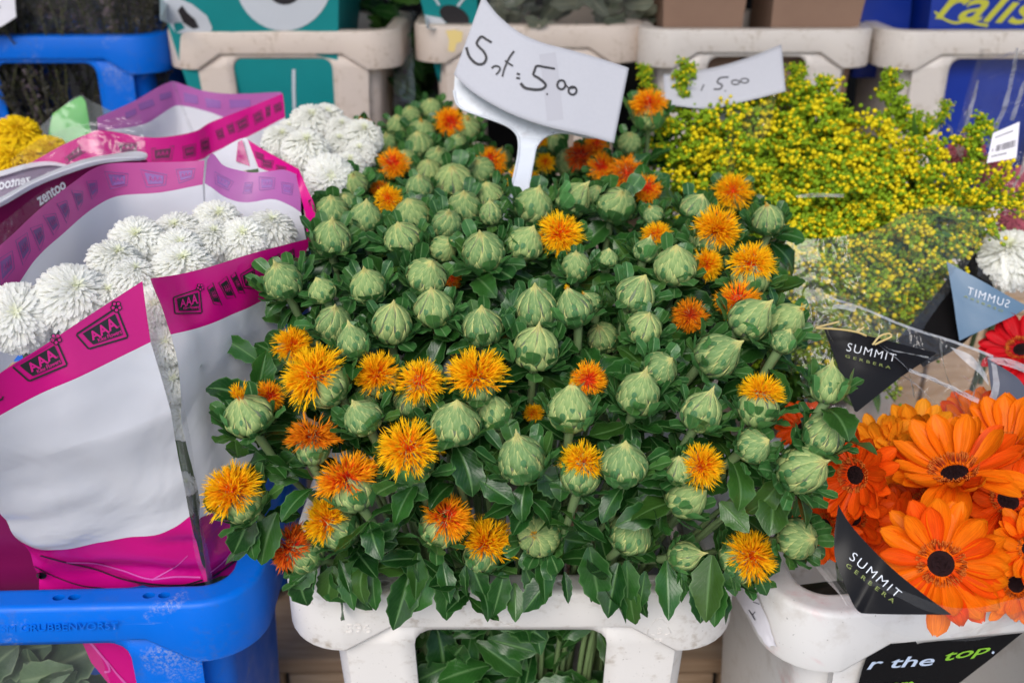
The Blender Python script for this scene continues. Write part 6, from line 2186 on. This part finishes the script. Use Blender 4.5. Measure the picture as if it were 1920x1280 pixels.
def sprig_mesh(name, seed, mat1, mat2, h, n, ls):
    rr = random.Random(seed)
    m = MB()
    for b in range(5):
        phi = rr.random() * 6.28
        pts = [Vector((0.035 * t * math.cos(phi) * (1 + b * 0.2), 0.035 * t * math.sin(phi) * (1 + b * 0.2), h * t * rr.uniform(0.92, 1.0))) for t in (0, 0.25, 0.5, 0.75, 1.0)]
        m.tube(pts, 0.0011, 4, 1)
        for k in range(n):
            s = rr.uniform(0.15, 1.0) * 3.99
            i = int(s)
            c = pts[i].lerp(pts[i + 1], s - i)
            d = Vector((rr.uniform(-1, 1), rr.uniform(-1, 1), rr.uniform(-0.2, 1))).normalized()
            s2 = d.orthogonal().normalized()
            l = ls * rr.uniform(0.5, 1.2)
            m.add([c, c + d * l * 0.5 + s2 * l * 0.2, c + d * l, c + d * l * 0.5 - s2 * l * 0.2], [(0, 1, 2, 3)], None, 0 if rr.random() < 0.7 else 1)
    return m.mesh(name, [mat1, mat2])


HEA = [sprig_mesh('sprig', 1, plain('heather_mauve', (0.12, 0.085, 0.10), 0.8), plain('heather_olive', (0.07, 0.075, 0.025), 0.8), 0.17, 90, 0.008),
       sprig_mesh('sprig', 2, plain('heather_grey', (0.09, 0.085, 0.075), 0.8), plain('heather_brown', (0.05, 0.045, 0.025), 0.8), 0.18, 90, 0.008)]
ha = thing('heather_bunch', 'dark heather bunch in clear film standing in the upper left blue bucket', 'heather bunch', (bx(90), YB + 0.1, 0.12))
for k in range(46):
    px = R.uniform(-120, 275)
    p = Vector((bx(px), YB + R.uniform(0.03, 0.16), R.uniform(0.16, 0.30)))
    obj('sprig', HEA[k % 2], ha, axis_frame(p, (R.uniform(-0.3, 0.3), R.uniform(-0.2, 0.2), 1), R.uniform(0.9, 1.3), R.uniform(0, 6.28)))
for k in range(16):
    px = R.uniform(-100, 150)
    p = Vector((bx(px), YB + R.uniform(0.02, 0.08), R.uniform(0.06, 0.12)))
    obj('sprig', HEA[k % 2], ha, axis_frame(p, (R.uniform(-0.3, 0.3), R.uniform(-0.2, 0.2), 1), 1.0, R.uniform(0, 6.28)))
film('film_sheet', [[on_y(-80, -60, YB + 0.02), on_y(90, -60, YB + 0.0), on_y(280, -60, YB + 0.03)], [on_y(-60, 72, YB + 0.03), on_y(90, 72, YB + 0.026), on_y(260, 68, YB + 0.03)]], ['cello_soft'], ha, n=30, sub=8, wr=0.008, freq=16, seed=85)
cd = thing('price_card', 'blank corner of a white card at the upper left picture edge', 'price card', P(-20, 60, 1.38))
co, b_cd = film('card', [[(-60, -30, 1.385), (26, -30, 1.385)], [(-60, 20, 1.38), (30, 32, 1.38)], [(-60, 68, 1.375), (2, 50, 1.375)]], ['white_paper'], cd, n=12, sub=4, wr=0.0005, seed=86)
pr = Print('handwriting', b_cd, cd)
pr.line([(-12, 10), (-4, 16), (1, 14)], 3, M['marker'], 0.0012)
pr.done()

gr = thing('greenery_bunch', 'grey-green leafy bunch in film above the beige bucket behind the price card', 'greenery bunch', (bx(1060), YB + 0.1, 0.14))
for k in range(70):
    px = R.uniform(900, 1195)
    p = Vector((bx(px), YB + R.uniform(0.05, 0.17), R.uniform(0.27, 0.40)))
    obj('leaf', R.choice(GREY_LEAF), gr, frame(p, (R.uniform(-1, 1), R.uniform(-0.6, 0.3), R.uniform(-0.1, 0.9)), (R.uniform(-0.5, 0.5), -0.7, 0.6), R.uniform(0.04, 0.075)))
film('film_sheet', [[on_y(900, -60, YB + 0.05), on_y(1050, -60, YB + 0.03), on_y(1200, -60, YB + 0.05)], [on_y(905, 56, YB + 0.06), on_y(1050, 56, YB + 0.06), on_y(1190, 54, YB + 0.06)]], ['cello_hazy'], gr, n=30, sub=8, wr=0.008, freq=16, seed=87)
dg = thing('greenery_bunch', 'dark leafy bunch in film in the gap between two beige buckets', 'greenery bunch', (bx(720), YB + 0.1, 0.0))
for k in range(40):
    px, py = R.uniform(670, 800), R.uniform(-20, 210)
    p = on_y(px, py, YB + R.uniform(0.0, 0.2) + 0.1)
    obj('leaf', R.choice(LOW_LEAF), dg, frame(p, (R.uniform(-1, 1), R.uniform(-0.6, 0.3), R.uniform(-0.3, 0.9)), (R.uniform(-0.5, 0.5), -0.7, 0.6), R.uniform(0.05, 0.08)))
film('film_sheet', [[on_y(742, 20, YB + 0.08), on_y(775, 20, YB + 0.05)], [on_y(735, 200, YB + 0.02), on_y(775, 200, YB + 0.0)]], ['cello'], dg, n=10, sub=8, wr=0.01, freq=26, seed=88)

# ---------------------------------------------------------------- marks moulded into the buckets, labels on them


def emboss(s, q, y, mat, parent, depth=0.0007, **kw):
    v, f = text2d(s, extrude=0.05, **kw)
    vs = []
    for a, b, z in v:
        p = on_y(*qmap(q, a, b), y)
        vs.append((p.x, y - depth * (0.5 + z * 10), p.z))
    m = MB()
    m.add(vs, f)
    obj('moulded_mark', m.mesh('moulded_mark', mat, False), [o for o in parent.children if o.name.startswith('rim')][0])


def moulded_lines(lines, w, y, mat, parent):
    m = MB()
    for pts in lines:
        c = [on_y(x, yy, y - 0.0002) for x, yy in pts]
        m.tube(c, w, 6)
    obj('moulded_mark', m.mesh('moulded_mark', mat), [o for o in parent.children if o.name.startswith('rim')][0])


emboss('596', [(648, 1186), (696, 1186), (695, 1170), (648, 1170)], 0.0, M['white_plastic'], bk_white)
emboss('PP', [(1226, 1204), (1242, 1204), (1242, 1197), (1226, 1197)], 0.0, M['white_plastic'], bk_white)
emboss('5', [(1232, 1188), (1241, 1188), (1241, 1177), (1232, 1177)], 0.0, M['white_plastic'], bk_white)
moulded_lines([[(1220, 1172), (1230, 1160), (1242, 1160), (1250, 1168)], [(1252, 1174), (1258, 1186), (1246, 1190)], [(1216, 1178), (1214, 1188), (1228, 1190)]], 0.0004, 0.0, M['white_plastic'], bk_white)
moulded_lines([[(930, 1161), (953, 1150), (974, 1161), (953, 1172), (930, 1161)]], 0.0003, 0.0, M['white_plastic'], bk_white)
emboss('ZSM GRUBBENVORST', [(-14, 1184), (222, 1178), (222, 1165), (-14, 1171)], -0.004, M['blue_plastic'], bk_blue)
emboss('596', [(1556, 1216), (1600, 1214), (1602, 1200), (1558, 1202)], -0.0165, M['stained_white'], bk_gerb)

rim = [o for o in bk_gerb.children if o.name.startswith('rim')][0]
rb = BVHTree.FromPolygons([WM[rim.name] @ v.co for v in rim.data.vertices], [tuple(p.vertices) for p in rim.data.polygons])
tape = thing('paper_strip', 'crumpled white paper strip with pencil marks stuck to the corner of the gerbera bucket', 'paper strip', P(1420, 1240, 0.80))
pr = Print('paper', rb, tape)
rows = []
for i in range(14):
    t = i / 13
    yy = 1096 + 112 * t
    xl = 1370
    while xl < 1560 and rb.ray_cast(CAM, ray(xl, yy))[0] is None: xl += 2
    xl += 3 + 12 * t
    xr = xl + 40 - 26 * t * t
    rows.append([pr.hit(xl + (xr - xl) * k / 6, yy + (4 if k in (0, 6) else 0), 0.0022 + 0.0014 * noise.noise(Vector((k * 0.7, t * 7, 3)))) for k in range(7)])
mm = MB()
mm.grid(rows)
me = mm.mesh('paper', M['white_paper'])
po = obj('paper', me, tape)
pr = Print('pencil_marks', bvh_of(me), tape)
px0 = to_px(rows[5][3])[0] - 1412
pr.line([(1404 + px0, 1142), (1410 + px0, 1152), (1416 + px0, 1162)], 2.0, M['barcode'], 0.0006)
pr.line([(1416 + px0, 1146), (1410 + px0, 1152)], 1.6, M['barcode'], 0.0006)
pr.line([(1412 + px0, 1128), (1424 + px0, 1132)], 1.4, M['barcode'], 0.0006)
pr.done()

rim = [o for o in bk_mid.children if o.name.startswith('rim')][0]
rb2 = BVHTree.FromPolygons([WM[rim.name] @ v.co for v in rim.data.vertices], [tuple(p.vertices) for p in rim.data.polygons])
pr = Print('sticker_residue', rb2, rim)
pr.fan([(836, 58), (852, 56), (868, 60), (866, 78), (856, 82), (852, 98), (840, 96), (842, 76)], M['yellow_residue'], 0.0006)
pr.done()
